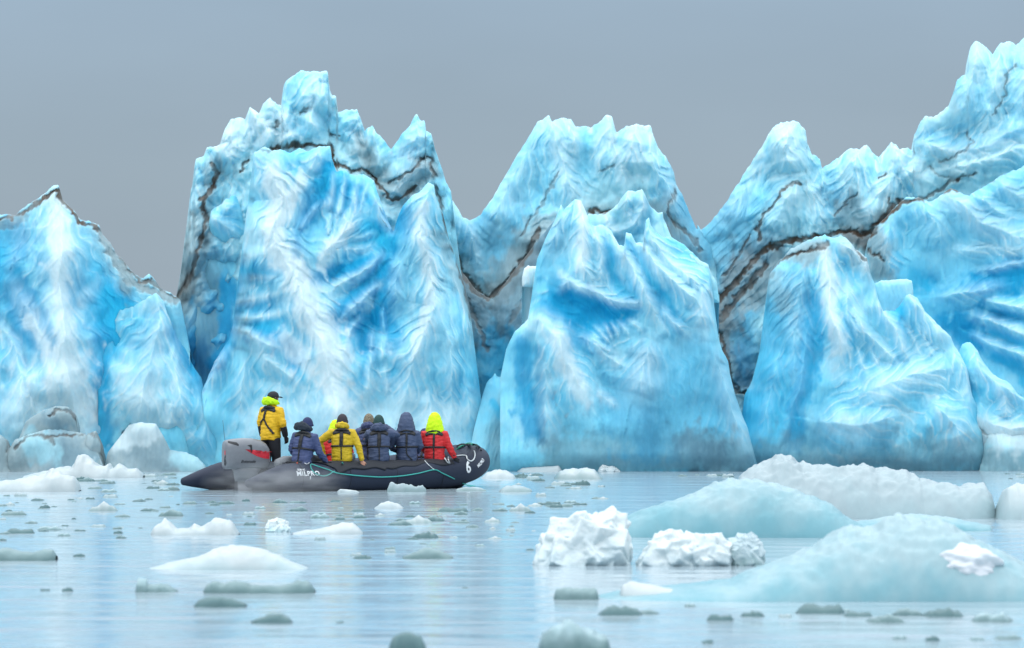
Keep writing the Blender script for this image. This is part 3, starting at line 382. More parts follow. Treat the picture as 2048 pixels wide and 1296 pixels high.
def build_iceberg():
    root = empty('iceberg', (0, 93, 0)); tag(root, 'towering blue iceberg of sharp peaks laced with dark sediment bands, spanning the whole view', 'iceberg')
    IM = ice_material('glacier_ice')
    mk = []
    def m(*a, **k):
        o = build_mass(*a, parent=root, material=IM, **k); mk.append(o)
    m('D', 'ice_peak', [(1395,452),(1402,462),(1420,446),(1445,415),(1480,362),(1500,330),(1522,296),(1545,257),(1562,245),(1580,243),(1598,246),(1612,262),(1614,285),(1624,310),(1640,318),(1644,338),(1668,322),(1700,297),(1718,300),(1733,290),(1745,305),(1757,318),(1782,284),(1800,298),(1825,300),(1826,272),(1835,258),(1842,242),(1852,232),(1868,236),(1898,212),(1908,180),(1914,160),(1933,150),(1932,106),(1948,86),(1960,84),(1985,108),(2000,88),(2018,84),(2032,92),(2052,72),(2075,66),(2110,90)],
      962, 97.0, seed=5, lean=240, block=26, blockcell=54, jag=3.2, blue=.3, roll=40, col='P', strat=(.75, 15, 2.5, (1500, 560, 130)), label='pale peaks at the right with a tall blocky tower and a broad brown sediment seam')
    m('C', 'ice_peak', [(905,400),(925,436),(945,441),(962,428),(985,398),(1010,352),(1038,306),(1060,270),(1075,246),(1090,236),(1098,229),(1104,246),(1112,241),(1128,234),(1142,240),(1152,256),(1165,252),(1180,256),(1198,246),(1212,231),(1224,232),(1228,250),(1232,266),(1250,254),(1272,249),(1290,252),(1302,252),(1306,270),(1316,295),(1330,312),(1348,345),(1352,370),(1366,392),(1378,425),(1392,456),(1404,465),(1420,480),(1440,560)],
      962, 96.6, seed=9, lean=220, block=18, blockcell=60, jag=2.6, blue=.25, roll=34, col='P', label='pale pointed peak in the middle with a straight left slope')
    m('b', 'ice_peak', [(346,640),(352,596),(362,540),(360,500),(368,470),(366,440),(370,385),(384,376),(382,340),(388,322),(408,312),(414,296),(440,290),(450,260),(462,238),(480,236),(490,240),(500,214),(518,228),(526,210),(540,194),(552,208),(562,212),(562,178),(572,164),(590,150),(602,142),(640,144),(658,142),(654,160),(652,178),(664,192),(674,194),(676,226),(694,220),(714,219),(722,240),(730,264),(744,250),(752,264),(764,276),(782,300),(794,284),(804,268),(820,252),(833,228),(840,240),(850,242),(852,262),(862,268),(870,300),(886,342),(892,366),(905,388),(918,420),(925,436),(930,500),(934,640)],
      962, 94.8, seed=14, lean=130, block=40, blockcell=40, jag=2.6, blue=.05, roll=34, col='P', blockang=.25, label='white blocky crown of the tallest peak above a dark wavy band')
    m('l', 'ice_ledge', [(372,700),(384,640),(396,585),(404,545),(411,500),(416,465),(421,424),(438,412),(452,398),(470,390),(476,400),(490,440)], 800, 93.7, seed=37, lean=30, jag=3, col='L', roll=26, blue=.1, fin=6)
    m('V', 'ice_hollow', [(880,470),(900,500),(925,545),(955,585),(985,600),(1015,560),(1050,515),(1085,470),(1110,440),(1130,480)], 960, 94.4, seed=19, lean=120, block=10, blockcell=30, jag=3, col='S', blue=0, roll=20, label='grey dirty hollow between the tallest peak and the middle one')
    m('A', 'ice_peak', [(-90,430),(-40,425),(0,430),(30,430),(58,408),(85,392),(104,374),(117,369),(121,385),(124,398),(138,412),(150,424),(160,438),(178,444),(198,450),(206,470),(222,488),(232,508),(246,520),(262,542),(272,550),(286,558),(298,548),(306,556),(320,576),(345,588),(360,600),(380,700)],
      962, 93.0, seed=23, lean=120, block=0, jag=2.2, blue=.3, roll=30, fin=7, col='L', basew=60, label='blue pointed peak at the far left edged by a dark zigzag seam')
    m('a', 'ice_buttress', [(196,760),(206,690),(222,655),(240,620),(270,612),(292,598),(312,586),(326,600),(340,640),(352,672),(372,700),(385,730),(402,756),(412,800),(426,840),(440,880),(450,935)],
      962, 92.2, seed=27, lean=50, block=0, jag=3, blue=.3, roll=26, fin=9, col='L', basew=50, label='lower blue buttress between the left peak and the tallest peak')
    m('B', 'ice_face', [(394,840),(402,790),(410,768),(430,722),(444,702),(458,680),(465,655),(468,600),(470,500),(471,440),(472,392),(474,364),(486,362),(494,330),(496,312),(512,304),(530,294),(545,302),(562,300),(580,306),(600,298),(615,302),(640,294),(662,294),(664,318),(672,342),(690,342),(700,350),(728,350),(748,362),(760,400),(775,440),(787,466),(794,440),(806,410),(822,395),(838,385),(856,366),(868,372),(872,400),(886,430),(896,470),(912,520),(930,575),(948,650),(965,715),(975,800),(980,940)],
      962, 92.6, seed=31, lean=100, block=0, jag=2.4, blue=.3, roll=22, fin=13, col='L', basew=40, label='steep fluted blue face of the tallest peak, with a white spine')
    m('k', 'ice_buttress', [(930,945),(940,900),(950,850),(962,800),(974,765),(990,748),(1004,756),(1019,775),(1035,792),(1050,820),(1068,850),(1085,880),(1100,915),(1108,945)], 962, 91.5, seed=33, lean=50, jag=3, col='L', blue=.3, roll=34, basew=40, label='low blue buttress with a V-shaped seam, right of the boat')
    m('H', 'ice_spur', [(1165,440),(1178,428),(1196,430),(1216,424),(1236,408),(1246,392),(1256,382),(1270,384),(1284,378),(1292,394),(1300,412),(1316,426),(1326,424),(1312,436),(1332,448),(1345,480),(1360,560)], 960, 93.6, seed=35, lean=20, jag=1.6, col='P', roll=16, block=10, blockcell=26)
    m('E', 'ice_face', [(1000,760),(1012,700),(1030,662),(1056,640),(1062,600),(1068,560),(1074,520),(1090,480),(1110,440),(1122,410),(1128,420),(1150,398),(1162,402),(1178,440),(1186,452),(1206,450),(1222,462),(1238,490),(1248,492),(1252,466),(1262,466),(1272,486),(1286,486),(1292,440),(1298,436),(1302,452),(1314,466),(1326,476),(1340,474),(1368,490),(1386,506),(1402,522),(1416,530),(1424,548),(1428,600),(1432,640),(1438,680),(1444,700),(1458,726),(1460,748),(1470,790),(1484,830),(1496,860),(1506,900),(1518,945)],
      962, 91.2, seed=41, lean=120, jag=1.8, col='L', roll=22, blue=.28, fin=10, basew=60, label='bulging pale blue face in the middle, deep blue hollow at its heart')
    m('G', 'ice_face', [(1728,520),(1736,480),(1748,460),(1770,436),(1796,408),(1812,396),(1836,394),(1850,402),(1864,404),(1886,388),(1902,376),(1918,384),(1938,392),(1950,384),(1972,372),(2000,352),(2030,342),(2060,326),(2110,310)],
      962, 94.6, seed=47, lean=100, jag=2.2, col='L', roll=24, blue=.35, block=0, fin=9, label='broad deep blue ice face at the far right')
    m('F', 'ice_face', [(1470,945),(1476,860),(1484,800),(1505,760),(1520,700),(1524,640),(1530,580),(1540,548),(1558,524),(1580,500),(1606,486),(1634,474),(1650,470),(1668,478),(1682,470),(1698,482),(1712,500),(1734,516),(1740,545),(1748,566),(1756,596),(1766,622),(1790,622),(1804,606),(1812,592),(1820,588),(1836,600),(1850,622),(1876,650),(1902,674),(1908,690),(1922,712),(1936,742),(1944,790),(1956,820),(1966,862),(1975,945)],
      962, 92.0, seed=53, lean=100, jag=2.2, col='L', roll=26, blue=.25, fin=10, basew=60, strat=(.7, 14, 3, (1570, 600, 60)), label='cone of pale ice with fanned ribs at the right')
    m('g', 'ice_buttress', [(1905,760),(1916,715),(1924,690),(1940,684),(1955,702),(1968,728),(1990,752),(2005,760),(2020,766),(2036,790),(2070,810),(2110,830)], 962, 91.6, seed=57, lean=50, jag=2.6, col='L', blue=.3, roll=22, basew=50)
    BO = dict(jag=1.5, roll=30, blue=0, fin=3, basew=30, step=2.0)
    m('1', 'ice_boulder', [(6,945),(14,905),(30,880),(60,868),(100,858),(140,862),(170,868),(190,890),(204,925),(210,945)], 962, 90.0, seed=61, lean=30, col='G', label='smooth grey wave-worn ice bulge at the foot of the left peak', **BO)
    m('1', 'ice_boulder', [(28,900),(40,872),(52,842),(85,822),(112,812),(138,814),(152,830),(156,858),(162,900)], 962, 90.6, seed=62, lean=10, col='G', **BO)
    m('1', 'ice_boulder', [(206,945),(216,905),(232,884),(258,850),(285,845),(312,848),(324,868),(340,900),(372,905),(395,915),(408,930),(415,945)], 962, 90.2, seed=63, lean=34, col='G', label='round grey-white ice dome at the waterline left of the outboard motor', **BO)
    m('1', 'ice_boulder', [(-60,900),(-20,872),(0,870),(14,880),(24,910),(30,945)], 962, 89.9, seed=64, lean=20, col='G', **BO)
    m('1', 'ice_boulder', [(140,945),(150,900),(176,868),(192,862),(204,890),(210,945)], 962, 90.1, seed=65, lean=20, col='G', **BO)
    m('2', 'ice_boulder', [(1958,945),(1964,880),(1976,840),(2000,826),(2030,832),(2060,840),(2110,850)], 962, 91.0, seed=66, lean=20, col='P', **BO)
    m('3', 'ice_slab', [(1044,556),(1048,538),(1056,531),(1068,533),(1082,530),(1092,540),(1096,562)], 574, 91.6, seed=67, lean=4, col='W', jag=1.6, roll=14, blue=0, fin=0, step=1.5, label='small white block stuck to the left shoulder of the middle face')
    m('3', 'ice_slab', [(1744,580),(1748,568),(1762,562),(1790,560),(1812,558),(1826,562),(1826,585),(1822,600)], 640, 92.2, seed=68, lean=6, col='P', jag=1.5, roll=12, blue=0, fin=0, step=1.5, label='tilted pale slab jutting from the right-hand cone')
    m('3', 'ice_slab', [(1352,500),(1366,494),(1384,508),(1404,524),(1416,530),(1424,550),(1436,568),(1437,584),(1428,596),(1415,600),(1400,600),(1385,596)], 606, 91.0, seed=69, lean=8, col='P', jag=1, roll=18, blue=0, fin=2, step=1.5, label='smooth pale nose of ice overhanging the right side of the middle face')
    return root, IM
# ------------------------------------------------------------------ floating ice
CF = dict(w=lin(236,242,246), p=lin(202,228,237), t=lin(146,203,219), g=lin(122,152,156), l=lin(205,220,228), d=lin(104,136,142), m=lin(165,190,195))
CF = {k: np.array(v)*np.array([.60, .62, .60]) for k, v in CF.items()}
def floe_mesh(name, pts, wl, depth, c1, c2, seed, rough=1.0, front=.45, mixh=.55, nx=None, nt=None, blk=0.0, soft=2.2, off=(0, 0)):
    """a drifting piece: its skyline from pts (photo pixels at the waterline row wl), a rounded body `depth` metres deep"""
    Y = CH*F/(wl - HZ); k = Y/F
    xs0 = np.array([p[0] for p in pts], float)*1.0; hs0 = np.array([wl - p[1] for p in pts], float)
    wpx = xs0[-1] - xs0[0]
    nx = nx or int(min(260, max(26, wpx/2.2))); nt = nt or int(min(110, max(14, nx*.45)))
    xs = np.linspace(xs0[0], xs0[-1], nx); hs = np.interp(xs, xs0, hs0)
    u = np.linspace(0, 1, nx); t = np.linspace(-1, 1, nt)
    U, T = np.meshgrid(u, t)
    wid = (xs[-1]-xs[0])*k
    end = np.clip(1 - np.abs(2*U-1)**6, 0, 1)**.5
    X = (xs[None, :] - 1024)*k + 0*T
    ed = .06*noise(U*5, 0*T+seed, seed) + .12*noise(U*2, T*0+3, seed+4)
    D = depth*(.5 + .5*end)*(1 + ed)
    t0 = -.15 + .4*noise(U*3, T*0, seed+2)
    tt = np.where(T < t0, (T-t0)/(1+t0), (T-t0)/(1-t0))
    cross = np.clip(1 - np.abs(tt)**soft, 0, 1)**(.62)
    H = hs[None, :]*k
    gx = X/max(k, 1e-9)/1.0; s = 26.0 if wpx > 150 else max(5., wpx/7)
    px = xs[None, :] + 0*T; pt = T*D/k*.35 + H*cross/k*.9
    bump = (.10*fbm(px/s, pt/s, seed+5, 4) + .10*(1-2*np.abs(noise(px/s*.8, pt/s*.8, seed+6))))*rough
    if rough > 1: bump = bump + .3*np.abs(noise(px/s/1.2, pt/s/1.2, seed+11)) + .16*np.abs(noise(px/s*1.8, pt/s*1.8, seed+12))
    if blk: bump = bump + blk*(seracs(px, pt, seed+8, s*1.5, 1.0, 1.2, .5) - .3)
    Z = H*cross*(1 + bump) + rough*.018*H.max()*noise(px/9, pt/9, seed+7)*cross
    Z = Z - .05*H.max() - .12*(1-cross)**2*H.max()
    Yw = Y + depth + (T*D)
    m = ss(-.6, .6, (cross*H/H.max() - mixh) + .3*fbm(px/s/2.5, pt/s/2.5, seed+9, 3))
    c = CF[c2][None, None]*(1-m[..., None]) + CF[c1][None, None]*m[..., None]
    V = np.stack([X*(Yw/Y)**0 , Yw, Z], -1)
    # skirt below the water
    idx = np.arange(nx*nt).reshape(nt, nx)
    Q = np.stack([idx[:-1, :-1], idx[:-1, 1:], idx[1:, 1:], idx[1:, :-1]], -1).reshape(-1, 4)
    ctr = np.array([X.mean(), Y + depth, 0.0])
    return np_mesh(name, (V - ctr).reshape(-1, 3), Q, np.clip(c.reshape(-1, 3), .02, .9)), ctr
def chunk_mesh(name, pts, wl, c1, c2, seed, sm=10):
    """a lumpy melt-rounded chunk: swollen knobs filling the skyline"""
    Y = CH*F/(wl - HZ); k = Y/F; rng = random.Random(seed)
    xs = [p[0] for p in pts]; hs = [wl - p[1] for p in pts]; H = max(hs); wd = xs[-1]-xs[0]; parts = []
    dep = wd*k*.32
    def ball(x, y, z, r):
        M = Matrix.Translation((x, y, z)) @ Matrix.Rotation(rng.uniform(0, 3), 4, Vector((rng.uniform(-1, 1), rng.uniform(-1, 1), rng.uniform(-1, 1))).normalized())
        a, b, c = (r*rng.uniform(.6, 1.0) for _ in range(3)); v, f = box(-a, a, -b, b, -c, c); return [M @ p for p in v], f
    n = int(max(12, wd/7))
    for i in range(n):
        x = xs[0] + wd*(i+.5)/n; h = float(np.interp(x, xs, hs)); e = min(x-xs[0], xs[-1]-x)
        r = min(max(H*.16, h*rng.uniform(.16, .42)), h*.5, e + H*.06)
        parts.append(ball((x-1024)*k, rng.uniform(-.3, .3)*dep, (h-r)*k, r*k))
        for q in range(3):
            zz = rng.uniform(-.1, max(0, h - 2*r)); r2 = min(max(r, H*.2)*rng.uniform(.9, 1.5), e + H*.08, (h-zz)*.6 + H*.03)
            parts.append(ball((x-1024)*k + rng.uniform(-.1, .1)*r2*k, rng.uniform(-1, 1)*dep*.7, zz*k, r2*k))
    me = remeshed(name, join(*parts), wd*k/90, sm)
    m = len(me.vertices); co = np.empty(m*3, np.float32); me.vertices.foreach_get('co', co); co = co.reshape(-1, 3); no = np.empty(m*3, np.float32); me.vertices.foreach_get('normal', no); no = no.reshape(-1, 3)
    sc = 5/(H*k); f = np.abs(noise(co[:, 0]*sc + co[:, 1]*sc*.6, co[:, 2]*sc, seed)) + .3*np.abs(noise(co[:, 0]*sc*2.3, co[:, 2]*sc*2.2 + co[:, 1]*sc*2, seed+2)) + .1*noise(co[:, 0]*sc*5, co[:, 2]*sc*5 + co[:, 1]*sc*4, seed+3)
    co = co + no*(H*k*(.03*f + .035*noise(co[:, 0]*sc*.7, co[:, 2]*sc*.7 + co[:, 1]*sc*.5, seed+9)))[:, None]; ctr = np.array([co[:, 0].mean(), 0, 0]); co = co - ctr
    me.vertices.foreach_set('co', co.astype(np.float32).ravel()); me.update()
    mm = ss(-.25, .5, co[:, 2]/(H*k) - .12 + .35*noise(co[:, 0]*sc*.6, co[:, 2]*sc*.6, seed+5))[:, None]
    cl = np.ones((m, 4), np.float32); cl[:, :3] = np.minimum((CF[c2]*(1-mm) + CF[c1]*mm)*1.3, .85)
    a = me.color_attributes.new('Col', 'FLOAT_COLOR', 'POINT'); a.data.foreach_set('color', cl.ravel())
    return me, (ctr[0], Y + dep, 0)
FLOES = [ # name, label, skyline, waterline row, depth, colours, seed, extra
 ('ice_floe', 'largest smooth turquoise floe at the lower right, carrying a white lump', [(1180,1200),(1260,1184),(1348,1176),(1420,1168),(1474,1160),(1520,1140),(1567,1124),(1610,1108),(1645,1092),(1680,1070),(1707,1055),(1735,1056),(1761,1060),(1790,1040),(1816,1029),(1845,1034),(1871,1042),(1895,1036),(1929,1052),(1980,1083),(2025,1100),(2070,1125),(2130,1150),(2200,1195)], 1204, 1.0, 'p', 't', 3, dict(rough=.35, mixh=.3)),
 ('ice_floe', 'turquoise wedge-shaped floe with a smooth slope behind the largest floe', [(1222,1070),(1240,1040),(1290,1015),(1348,1000),(1410,978),(1440,962),(1470,957),(1500,955),(1540,962),(1580,972),(1630,990),(1670,1005),(1700,1030),(1740,1050),(1765,1070)], 1076, .9, 'p', 't', 5, dict(rough=.3, mixh=.6)),
 ('ice_floe', 'long white lumpy floe with a rounded hump at its left end', [(1478,1000),(1488,950),(1510,932),(1548,920),(1560,910),(1573,905),(1590,909),(1600,916),(1612,924),(1640,928),(1700,932),(1745,928),(1765,940),(1800,936),(1820,938),(1845,947),(1852,956),(1880,960),(1905,966),(1930,972),(1960,965),(1985,966),(1998,985),(2004,1010)], 1038, 1.2, 'l', 'p', 8, dict(rough=.45, mixh=.2, blk=.05)),
 ('ice_floe', 'white floe cut by the right edge of the view, beside the long white floe', [(2006,1036),(2014,1000),(2022,976),(2048,968),(2080,960),(2120,965),(2150,1000),(2160,1036)], 1040, .8, 'w', 'p', 9, dict(rough=.6)),
 ('ice_floe', 'low teal floe with a dark undercut in front of the long white floe', [(1700,1060),(1716,1046),(1760,1040),(1800,1032),(1850,1030),(1890,1034),(1930,1040),(1990,1052)], 1062, .6, 'p', 't', 10, dict(rough=.7)),
 ('ice_chunk', 'bright white craggy chunk with a horn at its right, left of the turquoise wedge', [(1082,1122),(1090,1100),(1100,1085),(1106,1071),(1120,1052),(1133,1037),(1146,1034),(1160,1032),(1172,1042),(1184,1040),(1201,1030),(1220,1026),(1236,1022),(1244,1030),(1243,1048),(1240,1075),(1244,1105),(1250,1128)], 1131, .3, 'w', 'l', 12, dict(rough=1.5, mixh=.05, blk=.35)),
 ('ice_chunk', 'bright white knobbly chunk with several bumps, left of a round pale ball of ice', [(1284,1128),(1290,1112),(1305,1100),(1316,1082),(1326,1068),(1345,1062),(1358,1072),(1378,1068),(1395,1076),(1412,1070),(1432,1066),(1446,1074),(1454,1090),(1462,1128)], 1133, .3, 'w', 'l', 14, dict(rough=1.5, mixh=.05, blk=.35)),
 ('ice_chunk', 'round pale grey ball of ice at the right end of the knobbly white chunk', [(1452,1128),(1458,1098),(1470,1080),(1490,1072),(1508,1074),(1520,1086),(1526,1104),(1524,1128)], 1131, .18, 'l', 'm', 15, dict(rough=.3, mixh=.2)),
 ('ice_floe', 'long low white floe with a smooth hump, alone in the left foreground', [(290,1138),(340,1124),(390,1114),(420,1100),(445,1094),(475,1092),(510,1096),(545,1108),(580,1124),(612,1138)], 1140, .45, 'w', 'p', 17, dict(rough=.5, mixh=.2)),
 ('ice_floe', 'white pointed floe at the far left in front of the grey ice bulge', [(-70,978),(-20,966),(0,962),(36,956),(66,954),(84,948),(98,941),(110,944),(124,952),(140,956),(147,968),(150,981)], 984, .8, 'w', 'l', 18, dict(rough=1.0, blk=.15, mixh=.2)),
 ('ice_floe', 'white floe with an upright fin of ice, close under the left boulders', [(40,952),(80,942),(110,936),(136,934),(144,922),(148,910),(158,907),(166,914),(178,918),(190,928),(202,930),(212,926),(218,936),(232,928),(240,932),(252,938),(268,936),(282,950)], 956, .7, 'w', 'l', 19, dict(rough=1.0, blk=.2, mixh=.2)),
 ('ice_floe', 'small flat white floe touching the inflatable boat amidships', [(774,980),(779,970),(786,968),(795,971),(812,970),(830,974),(845,973),(852,979)], 984, .12, 'l', 'm', 20, dict(rough=1.2, blk=.2)),
 ('ice_floe', 'thin white sliver against the boat below its middle passengers', [(674,983),(680,978),(695,979),(712,981),(718,984)], 985.5, .08, 'w', 'l', 21, dict(rough=1.0)),
 ('ice_floe', 'thin grey-white floe under the bow of the boat', [(912,979),(925,975),(945,974),(962,976),(972,980)], 982, .12, 'l', 'm', 22, dict(rough=1.0)),
 ('ice_floe', 'broken white floe of three low humps, left of centre below the boat', [(298,1066),(306,1050),(322,1042),(334,1050),(350,1060),(370,1058),(386,1050),(396,1056),(420,1048),(445,1046),(462,1052),(474,1068)], 1071, .4, 'w', 'l', 24, dict(rough=1.2, blk=.2, mixh=.2)),
 ('ice_chunk', 'small pale cube of ice standing up below the outboard motor', [(534,1060),(537,1042),(548,1037),(562,1038),(572,1044),(575,1060)], 1064, .12, 'w', 'p', 25, dict(rough=.6, mixh=.1)),
 ('ice_floe', 'low white floe with a single rounded end, right of the small pale cube', [(584,1066),(610,1060),(640,1058),(662,1052),(682,1046),(704,1047),(716,1056),(724,1066)], 1069, .3, 'w', 'l', 26, dict(rough=.7, mixh=.2)),
 ('ice_floe', 'grey-green triangular floe below the middle of the boat', [(804,1114),(820,1108),(835,1102),(852,1095),(868,1098),(888,1106),(906,1114)], 1118, .25, 'm', 'g', 27, dict(rough=.6)),
 ('ice_floe', 'grey-green floe cut by the left edge of the view', [(-60,1116),(-20,1100),(10,1097),(32,1102),(60,1106),(84,1100),(100,1100),(108,1112)], 1122, .25, 'm', 'g', 28, dict(rough=.7)),
 ('ice_floe', 'long lumpy grey-green floe with white patches in the left foreground', [(404,1182),(410,1170),(424,1164),(446,1168),(466,1162),(480,1164),(500,1172),(530,1173),(556,1174),(576,1168),(596,1162),(616,1166),(628,1180)], 1187, .22, 'm', 'g', 29, dict(rough=1.0, mixh=.6)),
 ('ice_floe', 'grey-green lens-shaped floe just below the long lumpy one', [(386,1210),(396,1200),(415,1195),(440,1195),(465,1199),(490,1209)], 1215, .16, 'g', 'd', 30, dict(rough=.5)),
 ('ice_floe', 'small dark green floe, lower left of centre', [(500,1243),(520,1236),(536,1230),(560,1229),(575,1236),(582,1243)], 1247, .14, 'g', 'd', 31, dict(rough=.6)),
 ('ice_floe', 'dark green oval floe at the bottom edge left of centre', [(776,1296),(784,1276),(800,1267),(822,1266),(842,1274),(852,1296)], 1308, .14, 'g', 'd', 32, dict(rough=.5)),
 ('ice_floe', 'pale green floe with one upright corner in the left foreground', [(268,1182),(272,1160),(280,1156),(290,1158),(294,1170),(312,1168),(330,1170),(352,1182)], 1185, .18, 'p', 'g', 33, dict(rough=1.0)),
 ('ice_floe', 'pale green peaked floe at the bottom edge right of centre', [(1078,1294),(1084,1272),(1100,1260),(1120,1250),(1135,1245),(1150,1250),(1180,1262),(1216,1276),(1222,1296)], 1302, .25, 'p', 'g', 34, dict(rough=1.0)),
 ('ice_floe', 'grey-green block floe left of the long tail of the large near floe', [(1108,1194),(1112,1180),(1130,1176),(1160,1178),(1192,1178),(1198,1190)], 1200, .16, 'm', 'g', 35, dict(rough=.8)),
 ('ice_floe', 'white flat-topped floe at the foot of the iceberg right of the bow', [(1034,942),(1044,936),(1064,934),(1096,933),(1118,932),(1124,940)], 943.5, .5, 'w', 'l', 36, dict(rough=.6)),
 ('ice_chunk', 'little white jagged pile at the foot of the middle face', [(1198,942),(1204,932),(1210,928),(1216,932),(1222,924),(1228,932),(1234,938),(1240,942)], 943.5, .3, 'w', 'l', 37, dict(rough=1.4, blk=.3)),
 ('ice_floe', 'sandy white floe in the drift between the bow and the long white floe', [(1110,956),(1120,944),(1140,940),(1170,938),(1190,941),(1200,950),(1206,956)], 959, .8, 'w', 'm', 38, dict(rough=1.0, blk=.2)),
 ('ice_floe', 'low white floe floating off the bow, nearer the camera than its neighbours', [(998,982),(1008,974),(1030,971),(1050,974),(1064,980)], 984.5, .4, 'l', 'm', 39, dict(rough=1.0)),
 ('ice_floe', 'white floe just ahead of the bow', [(962,956),(974,946),(992,941),(1010,942),(1028,950),(1032,956)], 958, .6, 'w', 'l', 40, dict(rough=1.0, blk=.15)),
 ('ice_floe', 'pale floe below the reflections of the passengers', [(748,1016),(762,1008),(778,1006),(796,1010),(806,1016)], 1018, .25, 'w', 'l', 41, dict(rough=1.2, blk=.2)),
 ('ice_floe', 'whitish tail of ice right beside the knobbly chunk, low in the water', [(1240,1196),(1246,1172),(1262,1164),(1290,1168),(1330,1176),(1380,1186),(1420,1196)], 1199, .3, 'w', 'p', 42, dict(rough=.4, mixh=.1)),
]
def build_floes(IM):
    fm = ice_material('floe_ice', sss=.1, rough=.35, bump=.12, scale=9)
    boxes = []
    for nm, lab, pts, wl, dp, c1, c2, sd, kw in FLOES:
        me, ctr = chunk_mesh(nm, pts, wl, c1, c2, sd) if nm == 'ice_chunk' else floe_mesh(nm, pts, wl, dp, c1, c2, sd, **kw)
        o = link(nm, me, fm); o.location = ctr; tag(o, lab, 'ice floe' if nm == 'ice_floe' else 'ice chunk')
        boxes.append((pts[0][0]-6, pts[-1][0]+6, min(p[1] for p in pts), wl+4))
        if sd == 3:
            bmx = bmesh.new(); bmesh.ops.create_icosphere(bmx, subdivisions=5, radius=1); me = bpy.data.meshes.new('white_lump')
            for v in bmx.verts:
                x, y, z = v.co; a = np.array([x]); b_ = np.array([z + y*.5])
                f = 1 + .22*float(noise(a*1.6, b_*1.6, 5)[0]) + .10*float(noise(a*3.6, b_*3.6, 6)[0]) + .03*float(noise(a*9, b_*9, 7)[0])
                v.co = Vector((x*.30*f, y*.22*f, z*.17*f))
            bmx.to_mesh(me); bmx.free(); me.polygons.foreach_set('use_smooth', [True]*len(me.polygons)); c2_ = (0, 0, 0)
            ca = me.color_attributes.new('Col', 'FLOAT_COLOR', 'POINT'); ca.data.foreach_set('color', [.72, .75, .78, 1]*len(me.vertices))
            l = link('white_lump', me, fm, o); l.location = Vector(((1926-1024)/F*33.0, 32.74, .31)) - Vector(ctr); l['label'] = 'bright white lump on the flank of the floe'
    # brash: countless-looking but countable slivers, each its own object
    rng = random.Random(4)
    protos = []
    for k in range(12):
        w = 60; n = 9; hmax = rng.uniform(6, 11)
        pts = [(1024 - w/2 + w*i/(n-1), 1076 - (0 if i in (0, n-1) else hmax*rng.uniform(.35, 1)*math.sin(math.pi*i/(n-1))**.5) - (1 if 0 < i < n-1 else -1)) for i in range(n)]
        me, c = floe_mesh('brash_ice', pts, 1077, .14, ('m', 'g', 'l', 'm', 'g', 'p', 'm', 'g', 'w', 'm', 'g', 'm')[k], ('g', 'd', 'm', 'd', 'd', 'g', 'g', 'd', 'm', 'g', 'd', 'd')[k], 200+k, rough=1.6, nx=30, nt=12, blk=.25)
        me.materials.append(fm); protos.append(me)
    spots = [(1355,1207,45),(1380,1212,22),(1640,1225,100),(1715,1232,60),(1770,1244,75),(1440,1240,55),(1505,1232,50),(1570,1234,28),(1815,1230,66),(1885,1232,84),(1985,1242,84),(1240,1229,90),(1290,1227,60),
             (1865,1281,30),(1800,1278,34),(1955,1279,32),(2015,1277,56),(1415,1286,24),(725,1117,40),(712,1112,26),(780,1105,26),(780,1098,24),(846,1066+22,16),(158,1113,26),(312,1109,20),(90,1181,22),(135,1182,24),(40,1066,60),(10,1068,26),(100,1060,50),(62,1047,26),(160,1062,24),
             (342,1032,50),(28,1030,54),(245,1034,34),(206,1022,60),(297,1022,34),(75,1001,26),(142,1000,16),(90,1016,22),(218,984,34),(240,1009,24),(305,1050,18),(360,1057,20),(470,1060,30),(446,1048,22),(500,1050,26),(436,1042,20),(597,1022,40),(640,1036,40),(605,1046,14),(675,1054,30),(640,1080,24),(520,1017,26),
             (905,1023,64),(1000,1022,34),(1040,1022,46),(760,1032,22),(820,1034,20),(835,1046,60),(800,1050,50),(870,1042,40),(920,1046,44),(985,1044,34),(985,1058,14),(1022,1013,18),(1070,1012,30),(1060,1026,22),(1105,1010,36),(1125,1013,44),(1160,1010,30),(1195,998,20),(1270,982,44),(1290,1001,16),(1230,1012,40),(850,1076,54),(960,1092,20),(1060,1100,18),(1270,1094,26),(1078,1119,24),(1300,1108,30),
             (1560,1100,30),(1592,1102,12),(1968,1056,34),(2010,1060,26),(1990,1066,30),(1620,1216,40),(1690,1222,24),(680,1245,18),(930,1176,14),(20,1010,20),(330,1016,24),(380,1008,30),(450,1008,40),(560,1006,30)]
    for _ in range(112):
        y = 950 + 32*rng.random()**1.3; x = rng.uniform(120, 350) if rng.random() < .35 else rng.uniform(985, 1480); spots.append((x, y, rng.uniform(9, 34)))
    for _ in range(22): spots.append((rng.uniform(1880, 2048), rng.uniform(946, 962), rng.uniform(10, 30)))
    for _ in range(120): spots.append((rng.uniform(0, 1250), 992 + 90*rng.random()**1.5, rng.uniform(8, 30)))
    n = 0
    for (x, y, w) in spots:
        hard = n < 78
        if any(a < x < b and c < y < d for a, b, c, d in boxes): n += 1; continue
        if 350 < x < 985 and 930 < y < 1000: n += 1; continue
        o = bpy.data.objects.new('brash_ice', protos[rng.randrange(12)]); COL.objects.link(o)
        p = W(x, y); s = w*p.y/F/(60*47.0/F)
        o.location = p; o.scale = (s, s*rng.uniform(.7, 1.6), s*rng.uniform(.8, 1.5)); o.rotation_euler = (0, 0, rng.uniform(-.25, .25))
        tag(o, 'small low sliver of grey-green brash ice floating on the water', 'brash ice', 'small brash ice scattered over the water'); n += 1
